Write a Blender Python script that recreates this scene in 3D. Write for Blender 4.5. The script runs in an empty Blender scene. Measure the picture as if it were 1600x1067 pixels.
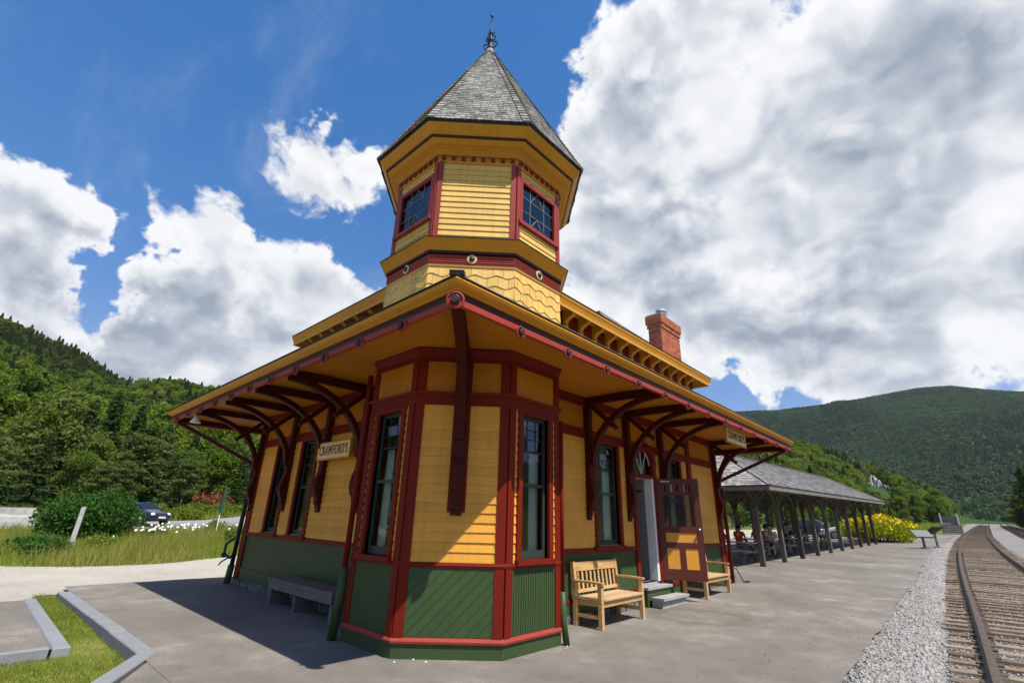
import bpy, bmesh, math, random
import numpy as np
from mathutils import Matrix, Vector
random.seed(7); rng = np.random.default_rng(7)
S = bpy.context.scene
COL = S.collection
R = math.radians

# ------------------------------------------------------------------ camera
cam = bpy.data.cameras.new('camera'); camo = bpy.data.objects.new('camera', cam); COL.objects.link(camo)
def cam_matrix(pos, yaw, pitch, roll):
    cy, sy, cp, sp = math.cos(yaw), math.sin(yaw), math.cos(pitch), math.sin(pitch)
    f = Vector((cy*cp, sy*cp, sp)); r = Vector((sy, -cy, 0)); u = r.cross(f)
    c, s = math.cos(roll), math.sin(roll)
    r2 = c*r+s*u; u2 = -s*r+c*u
    m = Matrix((r2, u2, -f)).transposed().to_4x4(); m.translation = pos
    return m
camo.matrix_world = cam_matrix((-5.4353, -6.1044, 1.6), .75384, .36234, .028506)
cam.sensor_width = 36; cam.lens = 732.6/1600*36; cam.clip_start = .05; cam.clip_end = 9000
S.camera = camo
S.render.resolution_x = 1024; S.render.resolution_y = 682
S.view_settings.view_transform = 'Standard'; S.view_settings.look = 'None'
S.view_settings.exposure = 0.36; S.view_settings.gamma = 1.0

# ------------------------------------------------------------------ sun and sky
SUN = Vector((-.20, -2.19, 3.72)).normalized()
sl = bpy.data.lights.new('sun', 'SUN'); sl.energy = 5.0; sl.angle = R(.53); sl.color = (1, .95, .87)
so = bpy.data.objects.new('sun', sl); COL.objects.link(so); so.location = (-10, -40, 60)
so.rotation_euler = SUN.to_track_quat('Z', 'Y').to_euler()
W = bpy.data.worlds.new('World'); S.world = W; W.use_nodes = True
wt = W.node_tree; wt.nodes.clear()
def wn(t, **k):
    n = wt.nodes.new(t)
    for a, b in k.items(): setattr(n, a, b)
    return n
def wl(a, b): wt.links.new(a, b)
def wmath(op, a, b=None, c=None, clamp=False):
    n = wn('ShaderNodeMath', operation=op, use_clamp=clamp)
    for i, v in enumerate((a, b, c)):
        if v is None: continue
        if isinstance(v, (int, float)): n.inputs[i].default_value = v
        else: wl(v, n.inputs[i])
    return n.outputs[0]
def wvec(op, a, b=None):
    n = wn('ShaderNodeVectorMath', operation=op)
    for i, v in enumerate((a, b)):
        if v is None: continue
        if isinstance(v, (tuple, list, Vector)): n.inputs[i].default_value = v
        else: wl(v, n.inputs[i])
    return n
def wmaprange(x, a, b, c=0, d=1, smooth=True):
    n = wn('ShaderNodeMapRange'); n.interpolation_type = 'SMOOTHSTEP' if smooth else 'LINEAR'
    wl(x, n.inputs[0])
    for i, v in enumerate((a, b, c, d)): n.inputs[i+1].default_value = v
    return n.outputs[0]
sky = wn('ShaderNodeTexSky'); sky.sky_type = 'NISHITA'; sky.sun_disc = False
sky.sun_elevation = math.asin(SUN.z); sky.sun_rotation = math.atan2(SUN.x, SUN.y)
sky.altitude = 1500; sky.air_density = 1.0; sky.dust_density = .0; sky.ozone_density = 2.5
W.cycles.sampling_method = 'MANUAL'; W.cycles.sample_map_resolution = 512
tc = wn('ShaderNodeTexCoord'); D = tc.outputs['Generated']
sp = wn('ShaderNodeSeparateXYZ'); wl(D, sp.inputs[0])
zc = wmath('ADD', wmath('MAXIMUM', sp.outputs[2], 0.0), .16)
dq = wn('ShaderNodeCombineXYZ'); wl(wmath('DIVIDE', sp.outputs[0], zc), dq.inputs[0]); wl(wmath('DIVIDE', sp.outputs[1], zc), dq.inputs[1])
Q = dq.outputs[0]
def wnoise(vec, scale, detail=7, rough=.55, dist=0.0, lac=2.1):
    n = wn('ShaderNodeTexNoise'); wl(vec, n.inputs['Vector'])
    n.inputs['Scale'].default_value = scale; n.inputs['Detail'].default_value = detail
    n.inputs['Roughness'].default_value = rough; n.inputs['Distortion'].default_value = dist; n.inputs['Lacunarity'].default_value = lac
    return n.outputs[0]
# where the large cloud masses and the clear gaps of this day's sky are: (azimuth, elevation, radius, weight) in degrees
BLOBS = [(95.4, 27.0, 7, 0.28), (93.3, 22.2, 6, 0.26), (88.7, 33.3, 4, 0.22), (83.6, 30.2, 6, 0.24), (79.8, 25.6, 6, 0.22), (76.6, 38.8, 5, 0.26), (69.8, 36.8, 7, 0.28), (70.1, 24.7, 7, 0.2), (86.9, 14.4, 8, 0.3), (77.1, 15.1, 8, 0.24), (65.0, 21.3, 6, 0.18), (90.2, 9.6, 9, 0.3), (3.6, 32.4, 24, 0.22), (25.8, 49.2, 11, 0.24), (31.4, 54.9, 6, 0.16), (12.4, 49.9, 8, 0.12), (30.8, 35.9, 10, 0.2), (26.4, 25.9, 7, 0.2), (17.7, 22.0, 5, 0.16), (-2.2, 22.9, 16, 0.12), (3.2, 14.9, 9, 0.2), (-11.4, 36.0, 16, 0.14), (11.0, 18.2, 6, 0.2), (7.8, 13.1, 5, 0.22), (-2.3, 14.5, 6, 0.14), (87.9, 43.7, 15, -0.3), (63.6, 51.5, 14, -0.32), (48.3, 46.3, 8, -0.28), (94.7, 36.2, 8, -0.2), (17.9, 13.3, 3.2, -0.3), (18.5, 55.6, 2.5, -0.2), (87.7, 22.1, 3, -0.34), (89.5, 27.0, 2.2, -0.3), (91.2, 31.1, 2.5, -0.26), (91.6, 18.2, 3.5, -0.34), (85.7, 20.4, 3, -0.3), (60.2, 30.3, 3.5, -0.2), (-4.7, 10.7, 4, -0.25), (12.9, 26.1, 2.5, -0.14), (81.5, 35.9, 3, -0.22), (74.7, 20.8, 3, -0.2), (74.2, 30.1, 2.5, -0.16), (58.8, 26.8, 3, -0.2)]
bias = None
wb0 = wn('ShaderNodeTexNoise'); wl(D, wb0.inputs['Vector']); wb0.inputs['Scale'].default_value = 5.5; wb0.inputs['Detail'].default_value = 5; wb0.inputs['Roughness'].default_value = .6
DW = wvec('ADD', D, wvec('MULTIPLY', wvec('SUBTRACT', wb0.outputs['Color'], (.5, .5, .5)).outputs[0], (.42, .42, .42)).outputs[0]).outputs[0]
for az, el, rad, w in BLOBS:
    c = Vector((math.cos(R(az))*math.cos(R(el)), math.sin(R(az))*math.cos(R(el)), math.sin(R(el))))
    dt = wvec('DOT_PRODUCT', wvec('NORMALIZE', DW).outputs[0], c).outputs['Value']
    g = wmath('EXPONENT', wmath('MULTIPLY', wmath('SUBTRACT', dt, 1.0), 1/(1-math.cos(R(rad)))))
    g = wmath('MULTIPLY', g, w)
    bias = g if bias is None else wmath('ADD', bias, g)
off = wvec('ADD', Q, (3.3, 7.1, .4)).outputs[0]
def wvoro(vec, scale):
    n = wn('ShaderNodeTexVoronoi'); n.feature = 'F1'; wl(vec, n.inputs['Vector']); n.inputs['Scale'].default_value = scale
    return n.outputs['Distance']
def cloud_density(shift, det):
    d3 = wvec('ADD', D, tuple(Vector((1.7, .3, 5.2))+shift)).outputs[0]
    wob = wn('ShaderNodeTexNoise'); wl(d3, wob.inputs['Vector']); wob.inputs['Scale'].default_value = 7.0; wob.inputs['Detail'].default_value = 4
    dd = wvec('ADD', d3, wvec('MULTIPLY', wvec('SUBTRACT', wob.outputs['Color'], (.5, .5, .5)).outputs[0], (.12, .12, .12)).outputs[0]).outputs[0]
    st = wvec('MULTIPLY', dd, (1, 1, 1.45)).outputs[0]
    big = wnoise(st, 3.1, det, .60)
    puff = wmath('SUBTRACT', .62, wvoro(st, 8.5)); puff2 = wmath('SUBTRACT', .62, wvoro(st, 19.0))
    x = wmath('ADD', wmath('SUBTRACT', wmath('MULTIPLY', big, 1.35), .2), wmath('ADD', wmath('MULTIPLY', puff, .17), wmath('MULTIPLY', puff2, .07)))
    return x
n0 = cloud_density(Vector((0, 0, 0)), 9)
nu = cloud_density(SUN*.035, 3)
den = wmath('ADD', n0, bias)
cover = wmaprange(den, .565, .69)
thick = wmaprange(den, .60, 1.0)
lowf = wnoise(wvec('ADD', Q, (9.1, 2.2, 0)).outputs[0], .9, 4, .5)
lit = wmath('MULTIPLY', wmath('SUBTRACT', n0, nu), 2.4)
shade = wmath('SUBTRACT', wmath('ADD', wmath('MULTIPLY', thick, .66), wmath('MULTIPLY', wmath('SUBTRACT', lowf, .5), .75)), lit)
shade = wmaprange(shade, .05, .95, smooth=False)
ramp = wn('ShaderNodeValToRGB'); wl(shade, ramp.inputs[0])
e = ramp.color_ramp.elements
e[0].position = 0; e[0].color = (12.6, 12.7, 12.9, 1); e[1].position = 1; e[1].color = (4.4, 5.1, 6.2, 1)
for pos_, col_ in ((.28, (11.0, 11.2, 11.6, 1)), (.62, (7.4, 8.0, 8.9, 1))):
    k = e.new(pos_); k.color = col_
cir = wmaprange(wnoise(wvec('MULTIPLY', off, (1.0, .35, 1)).outputs[0], 2.4, 6, .65, .8), .5, .82, 0, .22)
skyd = wn('ShaderNodeHueSaturation'); wl(sky.outputs[0], skyd.inputs['Color']); skyd.inputs['Saturation'].default_value = 1.22; skyd.inputs['Value'].default_value = 3.6
cmp_ = wvec('ADD', wvec('MULTIPLY', skyd.outputs[0], (.11, .11, .075)).outputs[0], (1, 1, 1)).outputs[0]
hs2 = wn('ShaderNodeHueSaturation'); wl(wvec('DIVIDE', skyd.outputs[0], cmp_).outputs[0], hs2.inputs['Color']); hs2.inputs['Hue'].default_value = .508; hs2.inputs['Saturation'].default_value = 1.14; hs2.inputs['Value'].default_value = 1.28
skyc = hs2.outputs[0]
m0 = wn('ShaderNodeMix', data_type='RGBA'); wl(cir, m0.inputs[0]); wl(skyc, m0.inputs[6]); m0.inputs[7].default_value = (9, 9.6, 10.5, 1)
m1 = wn('ShaderNodeMix', data_type='RGBA'); wl(cover, m1.inputs[0]); wl(m0.outputs[2], m1.inputs[6]); wl(ramp.outputs[0], m1.inputs[7])
bg = wn('ShaderNodeBackground'); wl(m1.outputs[2], bg.inputs[0]); bg.inputs[1].default_value = .06
wo = wn('ShaderNodeOutputWorld'); wl(bg.outputs[0], wo.inputs[0])

# ------------------------------------------------------------------ materials
M = {}
class NT:
    def __init__(s, name):
        s.m = bpy.data.materials.new(name); s.m.use_nodes = True; s.t = s.m.node_tree
        s.b = s.t.nodes['Principled BSDF']; s.out = s.t.nodes['Material Output']; M[name] = s.m
    def n(s, t, **k):
        n = s.t.nodes.new(t)
        for a, b in k.items(): setattr(n, a, b)
        return n
    def l(s, a, b): s.t.links.new(a, b)
    def val(s, sock, v):
        if isinstance(v, (int, float, tuple)): sock.default_value = v
        else: s.l(v, sock)
    def math(s, op, a, b=None, clamp=False):
        n = s.n('ShaderNodeMath', operation=op, use_clamp=clamp); s.val(n.inputs[0], a)
        if b is not None: s.val(n.inputs[1], b)
        return n.outputs[0]
    def coords(s, kind='obj', stretch=(1, 1, 1)):
        if kind == 'obj':
            tc = s.n('ShaderNodeTexCoord'); oi = s.n('ShaderNodeObjectInfo')
            v = s.n('ShaderNodeVectorMath', operation='MULTIPLY_ADD'); 
            c = s.n('ShaderNodeCombineXYZ')
            for i in range(3): s.l(oi.outputs['Random'], c.inputs[i])
            s.l(c.outputs[0], v.inputs[0]); v.inputs[1].default_value = (37, 59, 83); s.l(tc.outputs['Object'], v.inputs[2])
            o = v.outputs[0]
        else:
            g = s.n('ShaderNodeNewGeometry'); o = g.outputs['Position']
        if stretch != (1, 1, 1):
            m = s.n('ShaderNodeVectorMath', operation='MULTIPLY'); s.l(o, m.inputs[0]); m.inputs[1].default_value = stretch; o = m.outputs[0]
        return o
    def noise(s, vec, scale, detail=4, rough=.55, dist=0):
        n = s.n('ShaderNodeTexNoise'); s.l(vec, n.inputs['Vector']); n.inputs['Scale'].default_value = scale
        n.inputs['Detail'].default_value = detail; n.inputs['Roughness'].default_value = rough; n.inputs['Distortion'].default_value = dist
        return n.outputs[0]
    def ramp(s, x, stops):
        r = s.n('ShaderNodeValToRGB'); s.l(x, r.inputs[0]); e = r.color_ramp.elements
        while len(e) > 1: e.remove(e[-1])
        for i, (p, c) in enumerate(stops):
            k = e[0] if i == 0 else e.new(p)
            k.position = p; k.color = tuple(c)+(1,) if len(c) == 3 else c
        return r.outputs[0]
    def mix(s, f, a, b, mode='MIX'):
        m = s.n('ShaderNodeMix', data_type='RGBA', blend_type=mode); s.val(m.inputs[0], f)
        for i, v in ((6, a), (7, b)):
            if isinstance(v, tuple): m.inputs[i].default_value = v if len(v) == 4 else v+(1,)
            else: s.l(v, m.inputs[i])
        return m.outputs[2]
    def hsv(s, col, h=.5, sat=1.0, v=1.0):
        n = s.n('ShaderNodeHueSaturation'); s.val(n.inputs['Color'], col if not isinstance(col, tuple) else col+(1,))
        for k, x in (('Hue', h), ('Saturation', sat), ('Value', v)): s.val(n.inputs[k], x)
        return n.outputs[0]
    def bump(s, h, strength=.3, dist=.01):
        b = s.n('ShaderNodeBump'); s.l(h, b.inputs['Height']); b.inputs['Strength'].default_value = strength; b.inputs['Distance'].default_value = dist
        s.l(b.outputs[0], s.b.inputs['Normal'])
    def base(s, c): s.val(s.b.inputs['Base Color'], c if not isinstance(c, tuple) else c+(1,))
    def set(s, rough=.6, metal=0, spec=.5):
        s.val(s.b.inputs['Roughness'], rough); s.b.inputs['Metallic'].default_value = metal; s.b.inputs['Specular IOR Level'].default_value = spec

def paint(name, rgb, rough=.45, var=.08, grain=(2.2, 2.2, 26), wear=.12, wearcol=None, spec=.25):
    t = NT(name); v = t.coords('obj'); oi = t.n('ShaderNodeObjectInfo')
    g = t.noise(t.coords('geo'), .9, 5, .6); f = t.noise(t.coords('obj', grain), 3.0, 4, .6)
    k = t.math('ADD', t.math('MULTIPLY', t.math('SUBTRACT', oi.outputs['Random'], .5), var), t.math('MULTIPLY', t.math('SUBTRACT', g, .5), .42))
    k = t.math('ADD', t.math('ADD', k, t.math('MULTIPLY', t.math('SUBTRACT', f, .5), .30)), 1.0)
    col = t.hsv(rgb, .5, 1.0, k)
    w = t.n('ShaderNodeMapRange'); t.l(t.noise(t.coords('geo'), 14, 6, .7), w.inputs[0]); w.inputs[1].default_value = .58; w.inputs[2].default_value = .8; w.inputs[4].default_value = wear*2
    sk_ = t.n('ShaderNodeMapRange'); t.l(t.noise(t.coords('geo', (9, 9, .7)), 1.6, 5, .65), sk_.inputs[0]); sk_.inputs[1].default_value = .45; sk_.inputs[2].default_value = .78; sk_.inputs[3].default_value = 0; sk_.inputs[4].default_value = .34 if wear > 0 else 0
    col = t.mix(sk_.outputs[0], col, tuple(c*.45+.012 for c in rgb))
    wc = wearcol or tuple(c*.55+.02 for c in rgb)
    t.base(t.mix(w.outputs[0], col, wc)); t.set(t.math('ADD', t.math('MULTIPLY', f, .25), rough-.1), 0, spec)
    t.bump(f, .22, .004)
    return t
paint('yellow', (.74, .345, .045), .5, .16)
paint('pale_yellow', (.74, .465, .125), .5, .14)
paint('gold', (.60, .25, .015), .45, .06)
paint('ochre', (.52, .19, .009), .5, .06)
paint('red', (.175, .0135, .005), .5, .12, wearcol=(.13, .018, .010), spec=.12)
paint('fascia_red', (.34, .05, .034), .5, .1, wearcol=(.25, .05, .035), spec=.15)
paint('tower_red', (.30, .045, .032), .42, .1, wearcol=(.2, .05, .04))
paint('bracket_maroon', (.066, .0095, .005), .5, .12, spec=.12)  # red trim paint darkened: the eave shade on the brackets is in this colour
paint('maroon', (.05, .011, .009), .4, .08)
paint('green', (.048, .082, .027), .42, .1, wearcol=(.03, .06, .025))
paint('sash_green', (.035, .05, .04), .35, .05)
paint('white_paint', (.72, .71, .68), .5, .05, wear=.05)
paint('grey_paint', (.36, .36, .35), .5, .05, wear=.08)
paint('interior_grey', (.20, .20, .19), .5, .05, wear=.08)
paint('cream_sign', (.80, .58, .26), .45, .03, wear=.05)
paint('letter_brown', (.17, .03, .02), .5, .02, wear=.02)
paint('iron', (.025, .025, .027), .45, .05, wear=.1)
paint('boss', (.05, .035, .035), .3, .1)
paint('medallion', (.62, .50, .28), .45, .05)
paint('curtain', (.75, .74, .68), .8, .02, wear=.0)
paint('interior_wall', (.32, .22, .12), .7, .05)
paint('interior_dark', (.10, .07, .05), .7, .05)
paint('yellow_flower', (.80, .56, .01), .6, .15, wear=.0)
paint('cloth_red', (.55, .05, .02), .8, .05, wear=.0); paint('cloth_white', (.7, .7, .7), .8, .05, wear=.0)
paint('cloth_navy', (.02, .025, .07), .8, .05, wear=.0); paint('cloth_dark', (.03, .03, .03), .8, .05, wear=.0)
paint('cloth_orange', (.6, .11, .02), .8, .05, wear=.0); paint('skin', (.55, .28, .18), .55, .05, wear=.0); paint('hair', (.03, .018, .01), .6, .1, wear=.0)
paint('daisy_white', (.8, .8, .78), .6, .05, wear=.0)
def wood(name, a, b, c, scale=1.0, rough=.75, stretch=(1.5, 14, 14)):
    t = NT(name); v = t.coords('obj', stretch); oi = t.n('ShaderNodeObjectInfo')
    n = t.noise(v, 2.2*scale, 6, .65, .4); n2 = t.noise(t.coords('geo'), 1.7, 4, .6)
    x = t.math('ADD', t.math('MULTIPLY', n, .75), t.math('MULTIPLY', n2, .35))
    x = t.math('ADD', x, t.math('MULTIPLY', t.math('SUBTRACT', oi.outputs['Random'], .5), .22))
    t.base(t.ramp(x, [(.3, a), (.52, b), (.75, c)])); t.set(rough, 0, .3); t.bump(n, .5, .006)
    return t
wood('bench_wood', (.34, .17, .06), (.52, .31, .12), (.60, .44, .24), rough=.6)
wood('bench_seat', (.30, .17, .08), (.52, .33, .16), (.60, .46, .30), rough=.65)
wood('old_wood', (.05, .042, .035), (.13, .115, .10), (.24, .22, .195))
wood('old_post', (.035, .025, .018), (.085, .066, .049), (.17, .14, .11), stretch=(14, 14, 1.5))
wood('grey_post', (.22, .21, .19), (.36, .35, .33), (.5, .49, .47), stretch=(14, 14, 1.5))
wood('tie_wood', (.085, .058, .037), (.20, .145, .095), (.34, .265, .19), rough=.9)
wood('shingle_tower', (.11, .10, .09), (.24, .225, .205), (.38, .36, .335), stretch=(9, 9, 2), rough=.85)
wood('shingle_pavilion', (.085, .08, .075), (.18, .172, .165), (.30, .29, .28), stretch=(6, 6, 2), rough=.85)
def shingle_var(name):
    t = M[name].node_tree   # per-shingle tone: random per island
    g = t.nodes.new('ShaderNodeNewGeometry'); b = t.nodes['Principled BSDF']; src = b.inputs['Base Color'].links[0].from_socket
    h = t.nodes.new('ShaderNodeHueSaturation'); mr = t.nodes.new('ShaderNodeMapRange')
    t.links.new(g.outputs['Random Per Island'], mr.inputs[0]); mr.inputs[3].default_value = .55; mr.inputs[4].default_value = 1.4
    t.links.new(src, h.inputs['Color']); t.links.new(mr.outputs[0], h.inputs['Value']); t.links.new(h.outputs[0], b.inputs['Base Color'])
for k in ('shingle_tower', 'shingle_pavilion'): shingle_var(k)
def simple(name, rgb, rough, metal=0, spec=.5):
    t = NT(name); t.base(rgb); t.set(rough, metal, spec); return t
simple('chrome', (.75, .75, .76), .18, 1); simple('tyre', (.012, .012, .012), .8); simple('lamp_glass', (.85, .85, .85), .1)
simple('car_navy', (.010, .014, .035), .18); simple('car_silver', (.50, .52, .53), .22, .6); simple('car_dark', (.03, .032, .036), .2)
simple('car_white', (.7, .7, .7), .2); simple('tail_red', (.4, .01, .01), .2); simple('car_glass', (.012, .016, .018), .04); simple('sign_green', (.01, .09, .06), .4)
simple('galv', (.6, .6, .6), .32, .9)
def glass(name, tint, wav=.012, ior=1.6):
    t = NT(name); t.t.nodes.remove(t.b)
    tr = t.n('ShaderNodeBsdfTransparent'); tr.inputs[0].default_value = tint+(1,)
    gl = t.n('ShaderNodeBsdfGlossy'); gl.inputs['Roughness'].default_value = .015; gl.inputs[0].default_value = (.95, .97, 1, 1)
    fr = t.n('ShaderNodeFresnel'); fr.inputs[0].default_value = ior
    bp = t.n('ShaderNodeBump'); t.l(t.noise(t.coords('obj'), 3.0, 3, .5), bp.inputs['Height']); bp.inputs['Strength'].default_value = .35; bp.inputs['Distance'].default_value = wav
    t.l(bp.outputs[0], gl.inputs['Normal']); t.l(bp.outputs[0], fr.inputs['Normal'])
    mx = t.n('ShaderNodeMixShader'); t.l(fr.outputs[0], mx.inputs[0]); t.l(tr.outputs[0], mx.inputs[1]); t.l(gl.outputs[0], mx.inputs[2]); t.l(mx.outputs[0], t.out.inputs[0])
glass('glass', (.82, .88, .85)); glass('door_glass', (.55, .55, .52), .004, 1.22); glass('leaded_glass', (.42, .46, .48), .02, 1.75); glass('tower_glass', (.12, .15, .19), .015, 1.9)
# ground surfaces
t = NT('asphalt'); g = t.coords('geo')
a = t.noise(g, 60, 4, .75); b = t.noise(g, .45, 5, .6); c = t.noise(g, 180, 2, .6); d = t.noise(g, 2.6, 5, .65)
x = t.math('ADD', t.math('ADD', t.math('MULTIPLY', a, .5), t.math('MULTIPLY', c, .35)), t.math('ADD', t.math('MULTIPLY', b, .5), t.math('MULTIPLY', d, .28)))
col = t.ramp(x, [(.52, (.055, .050, .044)), (.70, (.150, .134, .114)), (.86, (.205, .182, .155)), (1.06, (.40, .365, .32))])
vv = t.n('ShaderNodeTexVoronoi', feature='DISTANCE_TO_EDGE'); wv = t.n('ShaderNodeVectorMath', operation='ADD'); t.l(g, wv.inputs[0])
nd = t.n('ShaderNodeTexNoise'); t.l(g, nd.inputs['Vector']); nd.inputs['Scale'].default_value = 1.3; nd.inputs['Detail'].default_value = 5; t.l(nd.outputs['Color'], wv.inputs[1]); t.l(wv.outputs[0], vv.inputs['Vector']); vv.inputs['Scale'].default_value = .17
cr = t.n('ShaderNodeMapRange'); t.l(vv.outputs['Distance'], cr.inputs[0]); cr.inputs[1].default_value = .0; cr.inputs[2].default_value = .0022; cr.inputs[3].default_value = .25; cr.inputs[4].default_value = 0
st = t.n('ShaderNodeMapRange'); t.l(t.noise(g, .8, 6, .62, .8), st.inputs[0]); st.inputs[1].default_value = .6; st.inputs[2].default_value = .78; st.inputs[4].default_value = .45
col = t.mix(st.outputs[0], col, (.12, .105, .09))
spx = t.n('ShaderNodeSeparateXYZ'); t.l(wv.outputs[0], spx.inputs[0]); sg = t.n('ShaderNodeSeparateXYZ'); t.l(g, sg.inputs[0])
jit = t.math('MULTIPLY', t.math('SUBTRACT', d, .5), .16)
for sx_, wd_ in ((12.6, .035), (4.9, .012), (25.5, .05), (38, .06)):
    ln = t.n('ShaderNodeMapRange'); t.l(t.math('ABSOLUTE', t.math('SUBTRACT', t.math('ADD', sg.outputs[0], jit), sx_)), ln.inputs[0]); ln.inputs[1].default_value = 0; ln.inputs[2].default_value = wd_; ln.inputs[3].default_value = .5; ln.inputs[4].default_value = 0
    col = t.mix(ln.outputs[0], col, (.08, .072, .064))
dx_ = t.math('SUBTRACT', sg.outputs[0], 4.2); dy_ = t.math('ADD', sg.outputs[1], 2.0)
rd = t.math('ADD', t.math('SQRT', t.math('ADD', t.math('MULTIPLY', dx_, dx_), t.math('MULTIPLY', dy_, dy_))), t.math('MULTIPLY', t.math('SUBTRACT', t.noise(g, 1.6, 5, .65), .5), 1.5))
so_ = t.n('ShaderNodeMapRange'); t.l(t.math('ABSOLUTE', t.math('SUBTRACT', rd, .72)), so_.inputs[0]); so_.inputs[1].default_value = 0; so_.inputs[2].default_value = .22; so_.inputs[3].default_value = .45; so_.inputs[4].default_value = 0
col = t.mix(so_.outputs[0], col, (.11, .085, .06))
t.base(t.mix(cr.outputs[0], col, (.07, .065, .06))); t.set(.9, 0, .25); t.bump(t.math('ADD', a, c), .55, .006)
t = NT('gravel_road'); g = t.coords('geo'); a = t.noise(g, 38, 4, .7); b = t.noise(g, .6, 5, .6); c = t.noise(g, 6, 4, .6)
x = t.math('ADD', t.math('MULTIPLY', a, .6), t.math('ADD', t.math('MULTIPLY', b, .35), t.math('MULTIPLY', c, .2)))
t.base(t.ramp(x, [(.38, (.25, .225, .18)), (.56, (.39, .355, .295)), (.8, (.52, .48, .41))])); t.set(.95, 0, .2); t.bump(a, .7, .02)
t = NT('highway'); g = t.coords('geo'); a = t.noise(g, 40, 3, .6); b = t.noise(g, .5, 4, .6)
t.base(t.ramp(t.math('ADD', t.math('MULTIPLY', a, .5), t.math('MULTIPLY', b, .5)), [(.35, (.22, .215, .205)), (.65, (.36, .35, .335))])); t.set(.9, 0, .25)
t = NT('soil'); g = t.coords('geo'); a = t.noise(g, 1.2, 6, .65); b = t.noise(g, 14, 4, .7); c = t.noise(g, .08, 4, .6)
t.base(t.ramp(t.math('ADD', t.math('MULTIPLY', a, .4), t.math('ADD', t.math('MULTIPLY', b, .3), t.math('MULTIPLY', c, .35))), [(.35, (.05, .075, .018)), (.52, (.11, .145, .03)), (.68, (.20, .19, .06))])); t.set(.95, 0, .1); t.bump(b, .6, .03)
t = NT('lawn'); g = t.coords('geo'); a = t.noise(g, 2.2, 5, .65); b = t.noise(g, 30, 4, .7)
t.base(t.ramp(t.math('ADD', t.math('MULTIPLY', a, .6), t.math('MULTIPLY', b, .4)), [(.36, (.09, .13, .02)), (.52, (.16, .19, .035)), (.66, (.28, .25, .085))])); t.set(.95, 0, .1); t.bump(b, .7, .02)
t = NT('forest_floor'); g = t.coords('geo'); a = t.noise(g, .03, 6, .65); b = t.noise(g, .2, 6, .7)
t.base(t.ramp(t.math('ADD', t.math('MULTIPLY', a, .5), t.math('MULTIPLY', b, .5)), [(.38, (.025, .05, .016)), (.56, (.045, .08, .022)), (.7, (.07, .105, .03))])); t.set(1, 0, .05)
t = NT('ballast_ground'); g = t.coords('geo'); v = t.n('ShaderNodeTexVoronoi'); t.l(g, v.inputs['Vector']); v.inputs['Scale'].default_value = 24
v2 = t.n('ShaderNodeSeparateColor'); t.l(v.outputs['Color'], v2.inputs[0])
t.base(t.ramp(v2.outputs[0], [(0, (.09, .087, .083)), (.35, (.21, .203, .192)), (.8, (.35, .337, .317)), (1, (.30, .245, .175))])); t.set(.95, 0, .15); t.bump(t.math('MULTIPLY', v.outputs['Distance'], -1), 1.0, .03)
t = NT('stone_pebble'); oi = t.n('ShaderNodeNewGeometry'); a = t.noise(t.coords('geo'), 60, 3, .6)
t.base(t.mix(.35, t.ramp(oi.outputs['Random Per Island'], [(0, (.08, .078, .075)), (.25, (.22, .213, .20)), (.6, (.36, .345, .325)), (.85, (.50, .485, .46)), (.95, (.34, .26, .17)), (1, (.30, .19, .14))]), t.ramp(a, [(.3, (.15, .145, .14)), (.7, (.42, .405, .385))]))); t.set(.9, 0, .2)
t = NT('granite'); g = t.coords('geo'); a = t.noise(g, 70, 4, .7); b = t.noise(g, 2, 4, .6)
t.base(t.ramp(t.math('ADD', t.math('MULTIPLY', a, .6), t.math('MULTIPLY', b, .4)), [(.36, (.19, .195, .205)), (.6, (.27, .275, .285)), (.75, (.36, .365, .375))])); t.set(.8, 0, .3); t.bump(a, .4, .004)
t = NT('fieldstone'); g = t.coords('geo'); a = t.noise(g, 9, 5, .7); t.base(t.ramp(a, [(.3, (.07, .065, .06)), (.55, (.17, .16, .15)), (.75, (.29, .28, .26))])); t.set(.9, 0, .2); t.bump(a, .8, .03)
t = NT('old_concrete'); g = t.coords('geo'); a = t.noise(g, 6, 6, .7); b = t.noise(g, 60, 3, .6); t.base(t.ramp(t.math('ADD', t.math('MULTIPLY', a, .7), t.math('MULTIPLY', b, .3)), [(.35, (.09, .09, .088)), (.55, (.19, .19, .185)), (.7, (.30, .30, .29))])); t.set(.9, 0, .2); t.bump(b, .5, .006)
t = NT('pale_concrete'); g = t.coords('geo'); a = t.noise(g, 2, 6, .7); t.base(t.ramp(a, [(.35, (.27, .26, .235)), (.65, (.45, .44, .40))])); t.set(.9, 0, .2)
t = NT('rail_steel'); g = t.coords('geo'); a = t.noise(g, 25, 5, .7); nz = t.n('ShaderNodeNewGeometry'); sx = t.n('ShaderNodeSeparateXYZ'); t.l(nz.outputs['Normal'], sx.inputs[0])
t.base(t.ramp(a, [(.3, (.045, .03, .022)), (.55, (.105, .074, .055)), (.75, (.19, .145, .115))])); t.set(.6, .25, .4); t.bump(a, .3, .004)
t = NT('brick'); tcn = t.n('ShaderNodeObjectInfo'); g = t.coords('geo'); a = t.noise(g, 12, 4, .7); ri = t.n('ShaderNodeNewGeometry')
t.base(t.mix(.35, t.ramp(ri.outputs['Random Per Island'], [(0, (.30, .06, .035)), (.5, (.44, .115, .06)), (1, (.55, .19, .10))]), t.ramp(a, [(.3, (.25, .07, .04)), (.7, (.5, .2, .12))]))); t.set(.9, 0, .2)
simple('mortar', (.34, .27, .22), .95, 0, .1)
t = NT('rock_slab'); g = t.coords('geo'); a = t.noise(g, .12, 7, .75); t.base(t.ramp(a, [(.35, (.16, .15, .14)), (.5, (.36, .345, .325)), (.66, (.52, .5, .47))])); t.set(.95, 0, .1); t.bump(a, 1, 2)
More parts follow.
